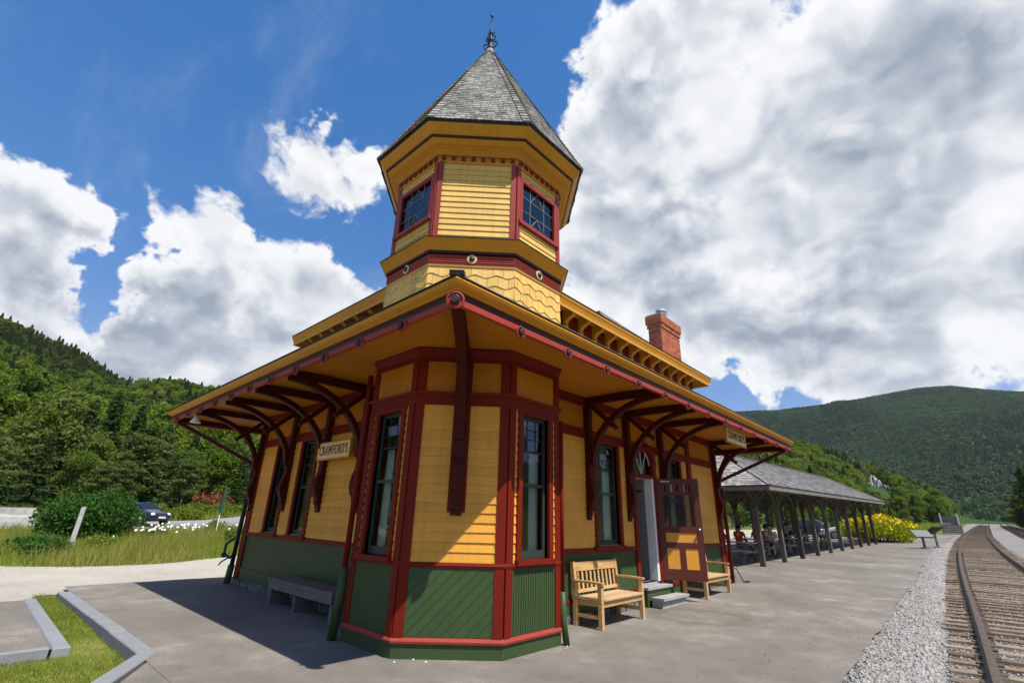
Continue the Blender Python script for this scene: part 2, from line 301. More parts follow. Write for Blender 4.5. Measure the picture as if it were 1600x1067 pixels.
def leafmat(name, a, b, c, trans=.35):
    t = NT(name); oi = t.n('ShaderNodeObjectInfo'); ge = t.n('ShaderNodeNewGeometry')
    x = t.math('ADD', t.math('MULTIPLY', oi.outputs['Random'], .55), t.math('MULTIPLY', ge.outputs['Random Per Island'], .45))
    col = t.ramp(x, [(.1, a), (.5, b), (.9, c)]); t.base(col); t.set(.75, 0, .12)
    tl = t.n('ShaderNodeBsdfTranslucent'); t.l(t.hsv(col, .49, 1.1, 1.5), tl.inputs[0])
    mx = t.n('ShaderNodeMixShader'); mx.inputs[0].default_value = trans; t.l(t.b.outputs[0], mx.inputs[1]); t.l(tl.outputs[0], mx.inputs[2]); t.l(mx.outputs[0], t.out.inputs[0])
leafmat('leaf_bright', (.09, .145, .016), (.145, .205, .025), (.20, .25, .04))
leafmat('leaf_mid', (.06, .105, .016), (.095, .145, .024), (.14, .18, .036))
leafmat('leaf_dark', (.042, .078, .022), (.066, .11, .03), (.095, .14, .04), .3)
leafmat('leaf_pine', (.08, .105, .026), (.115, .145, .038), (.16, .185, .06), .32)
leafmat('leaf_sumac', (.035, .095, .016), (.06, .14, .024), (.10, .19, .035), .35)
leafmat('leaf_far', (.034, .076, .032), (.056, .104, .038), (.10, .145, .05), .28)
leafmat('leaf_yellowgreen', (.10, .17, .01), (.17, .23, .012), (.26, .27, .02))
leafmat('leaf_brown', (.13, .045, .018), (.20, .075, .03), (.26, .11, .05), .2)
leafmat('grass_green', (.13, .18, .024), (.20, .25, .036), (.30, .31, .07))
leafmat('grass_tan', (.28, .21, .07), (.40, .30, .11), (.50, .40, .19))
leafmat('lawn_blade', (.09, .14, .014), (.17, .22, .025), (.30, .28, .07))
t = NT('bark'); g = t.coords('obj', (6, 6, 1.2)); a = t.noise(g, 3, 5, .7); t.base(t.ramp(a, [(.3, (.05, .04, .032)), (.6, (.14, .12, .10)), (.8, (.24, .215, .19))])); t.set(.95, 0, .1)
t = NT('dead_wood'); t.base((.30, .28, .255)); t.set(.9, 0, .1)

# ------------------------------------------------------------------ mesh helpers
Z = Vector((0, 0, 1))
class Frame:
    """wall frame: u to the right as seen from outside, d outward, z up"""
    def __init__(s, o, u):
        s.o = Vector((o[0], o[1], 0)); s.u = Vector((u[0], u[1], 0)).normalized(); s.n = s.u.cross(Z)
    def P(s, u, d, z): return s.o+s.u*u+s.n*d+Z*z
    def mat(s, u=0, d=0, z=0):
        m = Matrix((s.u, -s.n, Z)).transposed().to_4x4(); m.translation = s.P(u, d, z); return m
WORLD = Frame((0, 0), (1, 0))           # P(u,d,z) = (u,-d,z)
BOXF = [(0, 1, 2, 3), (7, 6, 5, 4), (0, 4, 5, 1), (1, 5, 6, 2), (2, 6, 7, 3), (3, 7, 4, 0)]
class MB:
    def __init__(s): s.v = []; s.f = []
    def add(s, vs, fs):
        b = len(s.v); s.v += [tuple(v) for v in vs]; s.f += [tuple(b+i for i in f) for f in fs]; return s
    def hexa(s, p): return s.add(p, BOXF)   # 4 bottom, 4 top
    def box(s, F, u0, u1, d0, d1, z0, z1):
        return s.hexa([F.P(u0, d0, z0), F.P(u1, d0, z0), F.P(u1, d1, z0), F.P(u0, d1, z0), F.P(u0, d0, z1), F.P(u1, d0, z1), F.P(u1, d1, z1), F.P(u0, d1, z1)])
    def wbox(s, x0, x1, y0, y1, z0, z1):
        return s.hexa([(x0, y0, z0), (x1, y0, z0), (x1, y1, z0), (x0, y1, z0), (x0, y0, z1), (x1, y0, z1), (x1, y1, z1), (x0, y1, z1)])
    def prism(s, pts, vec):
        n = len(pts); vec = Vector(vec); a = [Vector(p) for p in pts]; b = [p+vec for p in a]
        return s.add(a+b, [tuple(range(n)), tuple(range(2*n-1, n-1, -1))]+[(i, i+n, (i+1) % n+n, (i+1) % n) for i in range(n)])
    def bar(s, a, b, w, h, up=Z):
        a, b = Vector(a), Vector(b); t = (b-a).normalized(); x = t.cross(Vector(up))
        if x.length < 1e-4: x = t.cross(Vector((1, 0, 0)))
        x.normalize(); y = x.cross(t).normalized(); x *= w/2; y *= h/2
        return s.hexa([a-x-y, a+x-y, a+x+y, a-x+y, b-x-y, b+x-y, b+x+y, b-x+y])
    def sweep(s, pts, w, h, side):
        """rectangular section swept along pts; side = lateral direction"""
        side = Vector(side).normalized(); P = [Vector(p) for p in pts]; n = len(P); vs = []
        for i, p in enumerate(P):
            t = (P[min(i+1, n-1)]-P[max(i-1, 0)]).normalized(); y = side.cross(t).normalized()*(h/2); x = side*(w/2)
            vs += [p-x-y, p+x-y, p+x+y, p-x+y]
        fs = [(0, 1, 2, 3), tuple(4*(n-1)+k for k in (3, 2, 1, 0))]
        for i in range(n-1):
            for k in range(4): fs.append((4*i+k, 4*i+4+k, 4*i+4+(k+1) % 4, 4*i+(k+1) % 4))
        return s.add(vs, fs)
    def tube(s, pts, r, n=8, cap=True):
        P = [Vector(p) for p in pts]; m = len(P); rs = r if isinstance(r, (list, tuple)) else [r]*m; vs = []; ref = None
        for i, p in enumerate(P):
            t = (P[min(i+1, m-1)]-P[max(i-1, 0)]).normalized()
            if ref is None: ref = t.orthogonal().normalized()
            x = (ref-t*ref.dot(t)).normalized(); ref = x; y = t.cross(x)
            vs += [p+(x*math.cos(2*math.pi*k/n)+y*math.sin(2*math.pi*k/n))*rs[i] for k in range(n)]
        fs = [(i*n+k, i*n+(k+1) % n, (i+1)*n+(k+1) % n, (i+1)*n+k) for i in range(m-1) for k in range(n)]
        if cap: fs += [tuple(range(n-1, -1, -1)), tuple((m-1)*n+k for k in range(n))]
        return s.add(vs, fs)
    def lathe(s, c, prof, n=16, axis=Z):
        c = Vector(c); ax = Vector(axis).normalized(); x = ax.orthogonal().normalized(); y = ax.cross(x); vs = []
        for r, h in prof: vs += [c+ax*h+(x*math.cos(2*math.pi*k/n)+y*math.sin(2*math.pi*k/n))*r for k in range(n)]
        m = len(prof); fs = [(i*n+k, i*n+(k+1) % n, (i+1)*n+(k+1) % n, (i+1)*n+k) for i in range(m-1) for k in range(n)]
        fs += [tuple(range(n-1, -1, -1)), tuple((m-1)*n+k for k in range(n))]
        return s.add(vs, fs)
    def loft(s, rings, closed=True):
        """rings: list of equal-length closed point loops"""
        n = len(rings[0]); b = [p for r in rings for p in r]
        fs = [(i*n+k, (i+1)*n+k, (i+1)*n+(k+1) % n, i*n+(k+1) % n) for i in range(len(rings)-1) for k in range(n if closed else n-1)]
        return s.add(b, fs)
    def build(s, name, mat, parent=None, smooth=False, recalc=True, **props):
        me = bpy.data.meshes.new(name); me.from_pydata(s.v, [], s.f)
        if recalc and len(s.f) < 60000:
            bm = bmesh.new(); bm.from_mesh(me); bmesh.ops.recalc_face_normals(bm, faces=bm.faces); bm.to_mesh(me); bm.free()
        return link(name, me, mat, parent, smooth, **props)
def link(name, me, mat=None, parent=None, smooth=False, matrix=None, **props):
    if mat and not me.materials: me.materials.append(M[mat] if isinstance(mat, str) else mat)
    if smooth: me.polygons.foreach_set('use_smooth', [True]*len(me.polygons))
    o = bpy.data.objects.new(name, me); COL.objects.link(o)
    if parent is not None: o.parent = parent
    if matrix is not None: o.matrix_local = matrix
    for k, v in props.items(): o[k] = v
    return o
def thing(name, label, cat, loc=(0, 0, 0), rz=0, group=None):
    o = bpy.data.objects.new(name, None); COL.objects.link(o); o.location = loc; o.rotation_euler = (0, 0, rz); o.empty_display_size = .3
    o['label'] = label; o['category'] = cat
    if group: o['group'] = group
    return o
def tag(o, label, cat, group=None):
    o['label'] = label; o['category'] = cat
    if group: o['group'] = group
    return o
def copy_tree(o, parent=None):
    c = o.copy(); COL.objects.link(c); c.parent = parent
    for ch in o.children: copy_tree(ch, c)
    return c
def np_mesh(name, V, k, mats, midx=None):
    """mesh of loose k-gons: V has shape (n*k,3)"""
    me = bpy.data.meshes.new(name); n = len(V)//k
    me.vertices.add(len(V)); me.vertices.foreach_set('co', np.asarray(V, np.float32).ravel())
    me.loops.add(len(V)); me.loops.foreach_set('vertex_index', np.arange(len(V), dtype=np.int32))
    me.polygons.add(n); me.polygons.foreach_set('loop_start', np.arange(0, n*k, k, dtype=np.int32)); me.polygons.foreach_set('loop_total', np.full(n, k, np.int32))
    for m in mats: me.materials.append(M[m])
    if midx is not None: me.polygons.foreach_set('material_index', np.asarray(midx, np.int32))
    me.update(calc_edges=True); return me
def grid_mesh(name, X, Y, Zv):
    h, w = X.shape; V = np.stack([X, Y, Zv], -1).reshape(-1, 3); i = np.arange(h*w).reshape(h, w)
    F = np.stack([i[:-1, :-1], i[:-1, 1:], i[1:, 1:], i[1:, :-1]], -1).reshape(-1, 4)
    me = bpy.data.meshes.new(name); me.vertices.add(len(V)); me.vertices.foreach_set('co', V.astype(np.float32).ravel())
    me.loops.add(F.size); me.loops.foreach_set('vertex_index', F.astype(np.int32).ravel())
    me.polygons.add(len(F)); me.polygons.foreach_set('loop_start', np.arange(0, F.size, 4, dtype=np.int32)); me.polygons.foreach_set('loop_total', np.full(len(F), 4, np.int32))
    me.update(calc_edges=True); return me
def clip(poly, ax, val, keep_greater):
    out = []
    for i in range(len(poly)):
        a, b = poly[i], poly[(i+1) % len(poly)]
        ia = (a[ax] >= val) == keep_greater; ib = (b[ax] >= val) == keep_greater
        if ia: out.append(a)
        if ia != ib:
            t = (val-a[ax])/(b[ax]-a[ax]); out.append(tuple(a[k]+t*(b[k]-a[k]) for k in range(2)))
    return out
def sm(t): t = np.clip(t, 0, 1); return t*t*(3-2*t)

# ================================================================== terrain and ground
def gz(x, y):
    x = np.asarray(x, float); y = np.asarray(y, float)
    a = .019*np.clip(x-3, 0, 250)
    w = 1-sm((x-6)/4)
    return a-.35*w*sm((y-8.75)/.5)+.06*np.clip(y-14, 0, 20)
def gzf(x, y): return float(gz(x, y))
TX = [-40, -10, 3, 12, 29, 43, 70, 103, 150, 204, 260]; TY = [-7.2, -6.95, -6.8, -6.42, -6.02, -5.90, -5.95, -6.45, -7.1, -8.1, -9.3]
def trk(x): # smoothed centre line of the track
    return float(np.mean([np.interp(x+d, TX, TY) for d in np.linspace(-7, 7, 9)]))
def vnoise(x, y, s, seed):
    """cheap smooth value noise"""
    r = np.random.default_rng(seed); T = r.random((64, 64)); x = np.asarray(x)/s; y = np.asarray(y)/s
    i = np.floor(x).astype(int); j = np.floor(y).astype(int); fx = x-i; fy = y-j; fx = fx*fx*(3-2*fx); fy = fy*fy*(3-2*fy)
    g = lambda a, b: T[a % 64, b % 64]
    return (g(i, j)*(1-fx)+g(i+1, j)*fx)*(1-fy)+(g(i, j+1)*(1-fx)+g(i+1, j+1)*fx)*fy
# ground sheet, dense near the camera
ax_x = np.unique(np.concatenate([np.linspace(-300, -20, 24), np.linspace(-20, 60, 161), np.linspace(60, 420, 61)]))
ax_y = np.unique(np.concatenate([np.linspace(-300, -20, 24), np.linspace(-20, 8.5, 40), np.linspace(8.5, 9.5, 11), np.linspace(9.5, 60, 102), np.linspace(60, 420, 50)]))
GX, GY = np.meshgrid(ax_x, ax_y)
GZ = gz(GX, GY)-.14+np.where((GY > 10) | (GX > 60), .02, 0)*(vnoise(GX, GY, 3, 1)-.5)
ctr = np.vectorize(trk)(GX); GZ = GZ-.10*sm((4-np.abs(GY-ctr+1))/2)
link('ground', grid_mesh('ground', GX, GY, GZ), 'soil', smooth=True, kind='structure')
def sheet(name, mat, poly_fn, us, vs, dz):
    U, V = np.meshgrid(us, vs); X, Y = poly_fn(U, V)
    me = grid_mesh(name, X, Y, gz(X, Y)+dz); return link(name, me, mat, smooth=True, kind='structure')
def edge_y(x): # ragged platform edge beside the ballast
    return np.interp(x, [-30, 1.6, 6.3, 15.8, 29, 64, 90], [-4.75, -4.62, -4.54, -4.4, -3.95, -4.15, -4.4])
def plat_noise(x): return .10*(vnoise(x, x*0+3, .7, 3)-.5)+.06*(vnoise(x, x*0+9, .25, 4)-.5)
sheet('platform', 'asphalt', lambda U, V: (U, edge_y(U)+plat_noise(U)+(8.62-edge_y(U))*V), np.linspace(-3.62, 72, 380), np.concatenate([np.linspace(0, .9, 14), [1.0]]), .0)
sheet('platform_approach', 'asphalt', lambda U, V: (U, edge_y(U)+plat_noise(U)+(1.36+1.717*(U+3.46)-edge_y(U))*V), np.linspace(-6.95, -3.55, 40), np.linspace(0, 1, 8), -.004)
def near0(x): return np.interp(x, [-60, -4.32, -4.3, -4.2, -4.1, -3.5, -3.45, 40], [6.97, 6.97, 6.97, 7.7, 7.95, 7.95, 8.60, 8.60])
sheet('gravel_road', 'gravel_road', lambda U, V: (U, near0(U)+(np.interp(U, [-60, -4.5, -2.5, 0, 3, 12, 40], [20, 17.2, 16.3, 16.5, 17.7, 21, 26])+.5*(vnoise(U, U*0, 1.3, 8)-.5)-near0(U))*V), np.linspace(-60, 40, 500), np.linspace(0, 1, 60)**1.3, -.07)
sheet('side_walk', 'asphalt', lambda U, V: (U, 2.42+(6.95-2.42)*V), np.linspace(-30, -4.30, 40), np.linspace(0, 1, 6), -.008)
sheet('parking_lot', 'gravel_road', lambda U, V: (U, np.interp(U, [20, 36, 60, 120, 140], [6, 4, 2.5, 0, -1.5])*(1-V)+V*np.interp(U, [20, 58, 110, 150], [27, 16.5, 8.5, 2])), np.linspace(20, 140, 80), np.linspace(0, 1, 30), -.08)
sheet('highway', 'highway', lambda U, V: (U, np.interp(U, [-120, -10, 30, 140], [20, 30.2, 30.5, 33])+7.2*V), np.linspace(-120, 160, 120), np.linspace(0, 1, 8), -.06)
sheet('highway_shoulder', 'gravel_road', lambda U, V: (U, np.interp(U, [-120, -10, 2, 30, 140], [17, 28.0, 28.4, 27.0, 29])+2.6*V), np.linspace(-120, 160, 120), np.linspace(0, 1, 6), -.075)
sheet('trackbed', 'ballast_ground', lambda U, V: (U, (edge_y(U)+.35)+((np.vectorize(trk)(U)-6.2)-(edge_y(U)+.35))*V), np.linspace(-30, 270, 320), np.linspace(0, 1, 14), -.035)

# ------------------------------------------------------------------ kerbs, lawn
def kerb(p0, p1, w, side, label):
    a = Vector((p0[0], p0[1], 0)); b = Vector((p1[0], p1[1], 0)); t = (b-a).normalized(); n = Vector((-t.y, t.x, 0))*side
    root = thing('kerb', label, 'kerb', (a.x, a.y, 0), group=None)
    L = (b-a).length; k = max(1, round(L/1.6)); z1 = .012
    for i in range(k):
        s0 = a+t*(L*i/k+.004)-a; s1 = a+t*(L*(i+1)/k-.004)-a
        m = MB(); j = random.uniform(-.006, .006); c = .012
        A = [s0, s1, s1+n*w, s0+n*w]; I = [s0+n*c+t*c, s1+n*c-t*c, s1+n*(w-c)-t*c, s0+n*(w-c)+t*c]
        zz = z1+j
        m.loft([[Vector((q.x, q.y, -.22)) for q in A], [Vector((q.x, q.y, zz-c)) for q in A], [Vector((q.x, q.y, zz)) for q in I]])
        m.f.append((8, 9, 10, 11)); m.build('kerb_stone', 'granite', root)
    return root
kerb((-3.62, 7.65), (-3.44, 1.45), .19, -1, 'long granite kerb between the platform asphalt and the grass strip')
kerb((-3.46, 1.44), (-5.9, -2.75), .19, -1, 'granite kerb running diagonally away from the corner of the grass')
kerb((-4.33, 2.40), (-9.5, 2.46), .10, -1, 'narrow granite kerb closing the near end of the second walk')
kerb((-4.16, 6.98), (-4.14, 2.34), .17, -1, 'granite kerb on the far side of the grass beside the second walk')
lawn_polys = [(-4.16, -3.66, .9, 8.3), (-12, -4.16, -4, 2.42)]
def in_lawn(x, y):
    lim = -3.66+np.minimum(0, (y-1.45))*(2.45/4.2)-.05*(y > 1.45)
    a = (x < lim) & (x > -4.16) & (y < 7.9+.3*np.sin(x*9)) & (y > -4)
    b = (x <= -4.16) & (x > -9) & (y < 2.40) & (y > -4) & (x < lim)
    return a | b
LX, LY = np.meshgrid(np.linspace(-9, -3.45, 60), np.linspace(-5, 8.2, 120))
lz = -.095+.03*(vnoise(LX, LY, .8, 5)-.5)+np.where((LX < -4.22) & (LY > 2.4), -.15, 0)
link('lawn', grid_mesh('lawn', LX, LY, lz+np.where(LX > -3.66+np.minimum(0, LY-1.45)*.583, -.08, 0)), 'lawn', smooth=True, kind='structure')
def blades(n, xr, yr, test, h, w, base, lean=.35):
    x = rng.uniform(*xr, n); y = rng.uniform(*yr, n); k = test(x, y); x, y = x[k], y[k]; n = len(x)
    a = rng.uniform(0, 2*math.pi, n); hh = h*rng.uniform(.45, 1.25, n)*(.6+.8*vnoise(x, y, .9, 12)); l = rng.normal(0, lean, n)*hh; b = rng.uniform(0, 2*math.pi, n)
    zb = base(x, y); dx = np.cos(a)*w/2; dy = np.sin(a)*w/2
    V = np.empty((n, 3, 3)); V[:, 0] = np.stack([x-dx, y-dy, zb], 1); V[:, 1] = np.stack([x+dx, y+dy, zb], 1)
    V[:, 2] = np.stack([x+np.cos(b)*l, y+np.sin(b)*l, zb+hh], 1); return V.reshape(-1, 3)
V = blades(120000, (-8, -3.5), (-2, 8.2), in_lawn, .045, .009, lambda x, y: -.10+0*x, .6)
o = link('lawn_grass', np_mesh('lawn_grass', V, 3, ['lawn_blade']), kind='stuff')
# tall grass island between the gravel road and the highway
def near_edge(x): return np.interp(x, [-60, -4.5, -2.5, 0, 3, 12, 40], [20, 17.2, 16.3, 16.5, 17.7, 21, 26])
def isl(x, y): return (y > near_edge(x)-.15+.5*(vnoise(x, x*0, 1.3, 8)-.5)) & (y < np.interp(x, [-40, -10, 2, 30], [22, 28.2, 28.6, 27.2]))
zb = lambda x, y: gz(x, y)-.14
def fade(x, y): return isl(x, y) & (rng.random(len(x)) < .35+.65*sm((y-near_edge(x))/2))
link('tall_grass', np_mesh('tall_grass', blades(70000, (-16, 16), (16, 28.6), fade, .48, .03, zb, .45), 3, ['grass_green']), kind='stuff')
link('dry_grass', np_mesh('dry_grass', blades(26000, (-16, 16), (16, 28.6), lambda x, y: isl(x, y) & (vnoise(x, y, 2.2, 21) > .5), .60, .018, zb, .35), 3, ['grass_tan']), kind='stuff')
link('verge_grass', np_mesh('verge_grass', blades(40000, (-30, 30), (37.6, 52), lambda x, y: x == x, .7, .06, zb, .35), 3, ['grass_green']), kind='stuff')
link('trackside_grass', np_mesh('trackside_grass', blades(26000, (60, 200), (-22, 6), lambda x, y: (np.abs(y-np.interp(x, TX, TY)+1.8) > 6.5), .7, .10, zb, .35), 3, ['grass_green']), kind='stuff')

# ------------------------------------------------------------------ hills
AZ = [-40, -12, -4, -1, .5, 2.6, 5, 8, 11, 14, 20, 40, 60, 70, 76, 80, 83.6, 88, 92.8, 100, 125]
EL = [.2, .2, .2, .3, 1.0, 2.4, 3.5, 4.7, 5.7, 6.5, 7.5, 7.5, 8, 9.0, 9.5, 9.3, 9.4, 11.4, 13.1, 15, 15]
R1 = [420, 420, 420, 420, 420, 400, 380, 360, 340, 330, 320, 300, 260, 250, 250, 270, 320, 420, 480, 520, 520]
R0 = [240, 240, 240, 240, 230, 200, 150, 120, 100, 90, 80, 62, 54, 50, 50, 50, 50, 48, 46, 46, 46]
def hill(az, r):
    el = np.interp(az, AZ, EL); r1 = np.interp(az, AZ, R1); r0 = np.interp(az, AZ, R0)
    t = (r-r0)/(r1-r0); H = r1*np.tan(np.radians(el))
    x = r*np.cos(np.radians(az)); y = r*np.sin(np.radians(az))
    up = np.where(t < 1, .55*np.clip(t, 0, 1)+.45*sm(t), 1-.35*np.clip(t-1, 0, 2))
    return gz(x, y)-.2+(H-1)*up+(vnoise(x, y, 40, 31)-.5)*14*np.clip(t, 0, .6)
az = np.linspace(-40, 125, 330); rr = np.concatenate([np.linspace(0, 1, 90), np.linspace(1.03, 1.6, 12)])
A, T = np.meshgrid(az, rr); r0 = np.interp(A, AZ, R0); r1 = np.interp(A, AZ, R1); RR = r0+(r1-r0)*T
link('hills', grid_mesh('hills', RR*np.cos(np.radians(A)), RR*np.sin(np.radians(A)), hill(A, RR)), 'forest_floor', smooth=True, kind='structure')
MAZ = [-60, -30, -12, -5.4, -3, -1.3, .8, 2.85, 5.5, 8.1, 12, 15.9, 22, 32, 50]; MEL = [6, 7.5, 9.2, 10.5, 11.3, 11.85, 12.0, 11.85, 11.6, 11.4, 11.25, 11.05, 11, 11, 10]
def mountain(az, r):
    el = np.interp(az, MAZ, MEL); H = 1900*np.tan(np.radians(el)); t = (r-520)/(1900-520)
    x = r*np.cos(np.radians(az)); y = r*np.sin(np.radians(az))
    up = np.where(t < 1, .25*np.clip(t, 0, 1)+.75*sm(np.clip(t, 0, 1)*.93)/sm(np.array(.93)), 1-.5*np.clip(t-1, 0, 2))
    return 4+H*up+((vnoise(x, y, 520, 43)-.5)*130+(vnoise(x, y, 230, 41)-.5)*130+(vnoise(x, y, 90, 42)-.5)*55)*np.clip(t, 0, 1)*np.clip((1.02-t)*2.2, 0, 1)
az = np.linspace(-60, 50, 280); rr = np.linspace(480, 2500, 130); A, RR = np.meshgrid(az, rr)
link('mountain', grid_mesh('mountain', RR*np.cos(np.radians(A)), RR*np.sin(np.radians(A)), mountain(A, RR)), 'forest_floor', smooth=True, kind='structure')

# ------------------------------------------------------------------ tree prototypes
def leaf_quads(C, size, rg, flat=.0):
    n = len(C); a = rg.normal(size=(n, 3)); a[:, 2] *= (1-flat); a /= np.linalg.norm(a, axis=1)[:, None]
    b = rg.normal(size=(n, 3)); b -= a*(a*b).sum(1)[:, None]; b /= np.linalg.norm(b, axis=1)[:, None]
    s = size*rg.uniform(.55, 1.3, n)[:, None]; t = s*rg.uniform(.45, .8, n)[:, None]
    V = np.stack([C-a*s, C-b*t*.9+a*s*.1, C+a*s, C+b*t], 1)
    return V.reshape(-1, 3)
def broadleaf(seed, h=9.0, w=5.5, n=1600, leaf=.30, trunkh=.22):
    rg = np.random.default_rng(seed); m = MB(); lobes = []
    nl = 13
    for i in range(nl):
        z = h*(trunkh+.12+(.84-trunkh)*(i+.5)/nl*rg.uniform(.9, 1.1)); f = math.sin(math.pi*min(1, max(.12, (z/h-trunkh+.05)/(1.1-trunkh))))
        r = w*.5*f*rg.uniform(.35, .8); a = i*2.4+rg.uniform(-.5, .5); lobes.append((r*math.cos(a), r*math.sin(a), z, w*rg.uniform(.17, .27)))
    lobes.append((0, 0, h*.9, w*.18))
    m.tube([(0, 0, -.5), (rg.normal()*.1, rg.normal()*.1, h*.3), (rg.normal()*.25, rg.normal()*.25, h*.6), (0, 0, h*.85)], [h*.022, h*.017, h*.011, h*.004], 6)
    for x, y, z, r in lobes[:9]: m.tube([(0, 0, max(h*.15, z-h*.22)), (x*.55, y*.55, z-h*.08), (x, y, z)], [h*.009, h*.006, h*.002], 5)
    C = []
    per = n//len(lobes)
    for x, y, z, r in lobes:
        d = rg.normal(size=(per, 3)); d /= np.linalg.norm(d, axis=1)[:, None]; q = r*(rg.uniform(0, 1, per)**.33)*rg.uniform(.75, 1.2, per)
        C.append(np.array([x, y, z])+d*q[:, None]*np.array([1, 1, .78]))
    return m, leaf_quads(np.concatenate(C), leaf, rg)
def conifer(seed, h=10.0, w=3.6, n=1500, leaf=.32, bare=.08):
    rg = np.random.default_rng(seed); m = MB(); m.tube([(0, 0, -.5), (0, 0, h*.5), (0, 0, h)], [h*.016, h*.01, .01], 6)
    C = []; z = h*bare; 
    while z < h*.985:
        f = (1-z/h)**.85; nb = rg.integers(5, 8); L = w*.5*f*rg.uniform(.8, 1.15)+.08; a0 = rg.uniform(0, 6.3)
        for k in range(nb):
            a = a0+k*6.283/nb+rg.uniform(-.25, .25); l = L*rg.uniform(.7, 1.15); nn = max(3, int(l*n/(w*22)))
            t = rg.uniform(.12, 1, nn)**.8; side = rg.normal(0, .13, nn)*l*(1.1-t)
            C.append(np.stack([np.cos(a)*t*l-np.sin(a)*side, np.sin(a)*t*l+np.cos(a)*side, z-.22*l*t+.10*l*t*t+rg.normal(0, .05, nn)], 1))
            if rg.random() < .25: m.tube([(0, 0, z), (math.cos(a)*l*.9, math.sin(a)*l*.9, z-.15*l)], [.03, .008], 4)
        z += h*.032*rg.uniform(.7, 1.3)*(.6+f)
    return m, leaf_quads(np.concatenate(C), leaf, rg, .55)
def pine(seed, h=9.0, w=5.0, n=1400, leaf=.3):
    """open pine with a bare grey lower trunk and flat foliage plates"""
    rg = np.random.default_rng(seed); m = MB(); bx, by = rg.normal(0, .25, 2)
    m.tube([(0, 0, -.5), (bx*.4, by*.4, h*.4), (bx, by, h*.95)], [h*.018, h*.013, .02], 6); C = []
    for k in range(17):
        z = h*(.36+.6*k/17); a = k*2.4+rg.uniform(-.4, .4); l = w*.5*(1.15-z/h)*rg.uniform(.8, 1.5)
        e = np.array([math.cos(a)*l, math.sin(a)*l, z+.12*l]); m.tube([(bx*z/h, by*z/h, z-.2), tuple(e)], [.045, .012], 4)
        nn = n//17; t = rg.uniform(.4, 1.1, nn)[:, None]; C.append(np.array([0, 0, z-.1])*(1-t)+e*t+rg.normal(0, 1, (nn, 3))*np.array([.42, .42, .15]))
    for k in range(9):
        z = h*rg.uniform(.1, .38); a = rg.uniform(0, 6.3); l = rg.uniform(.5, 1.4); m.tube([(0, 0, z), (math.cos(a)*l, math.sin(a)*l, z+rg.uniform(-.2, .3))], [.025, .006], 4)
    return m, leaf_quads(np.concatenate(C), leaf, rg, .5)
def bush(seed, w, d, h, n, leaf):
    rg = np.random.default_rng(seed); m = MB(); C = []
    for i in range(16):
        a = i*2.4; r = math.sqrt((i+.5)/16)*.40; x, y = r*math.cos(a)*w, r*math.sin(a)*d; z = h*(.78-.9*r*r*2.1)*rg.uniform(.7, 1.05)
        m.tube([(x*.3, y*.3, -.2), (x*.8, y*.8, z*.6), (x, y, z)], [.045, .03, .01], 5)
        nn = n//16; dd = rg.normal(size=(nn, 3)); dd /= np.linalg.norm(dd, axis=1)[:, None]
        C.append(np.array([x, y, z*.75])+dd*(rg.uniform(0, 1, nn)**.4)[:, None]*np.array([w*.2, d*.2, max(.3, h*.30)]))
    C = np.concatenate(C); C[:, 2] = np.abs(C[:, 2]); return m, leaf_quads(C, leaf, rg)
def tree_meshes(key, mb, LV, leafm, barkm='bark'):
    me = bpy.data.meshes.new(key+'_trunk'); me.from_pydata(mb.v, [], mb.f); me.materials.append(M[barkm])
    return me, np_mesh(key+'_crown', LV, 4, [leafm])
def place_tree(name, proto, x, y, s, rz, label, cat='tree', group=None, sink=0, zz=None, sx=1.0, crown='crown', trunk='trunk'):
    o = thing(name, label, cat, (x, y, (gzf(x, y)-.14 if zz is None else zz)-sink), rz, group); o.scale = (s*sx, s*sx, s)
    link(trunk, proto[0], parent=o); link(crown, proto[1], parent=o); return o
P = {}
P['broad'] = [tree_meshes('b%d' % i, *broadleaf(100+i, n=8000, leaf=.15), m) for i, m in enumerate(('leaf_bright', 'leaf_mid', 'leaf_bright', 'leaf_mid'))]
P['spruce'] = [tree_meshes('s%d' % i, *conifer(200+i, n=7000, leaf=.15, w=3.8), 'leaf_dark') for i in range(2)]
P['pine'] = [tree_meshes('p%d' % i, *pine(300+i, n=6500, leaf=.15), 'leaf_pine') for i in range(3)]
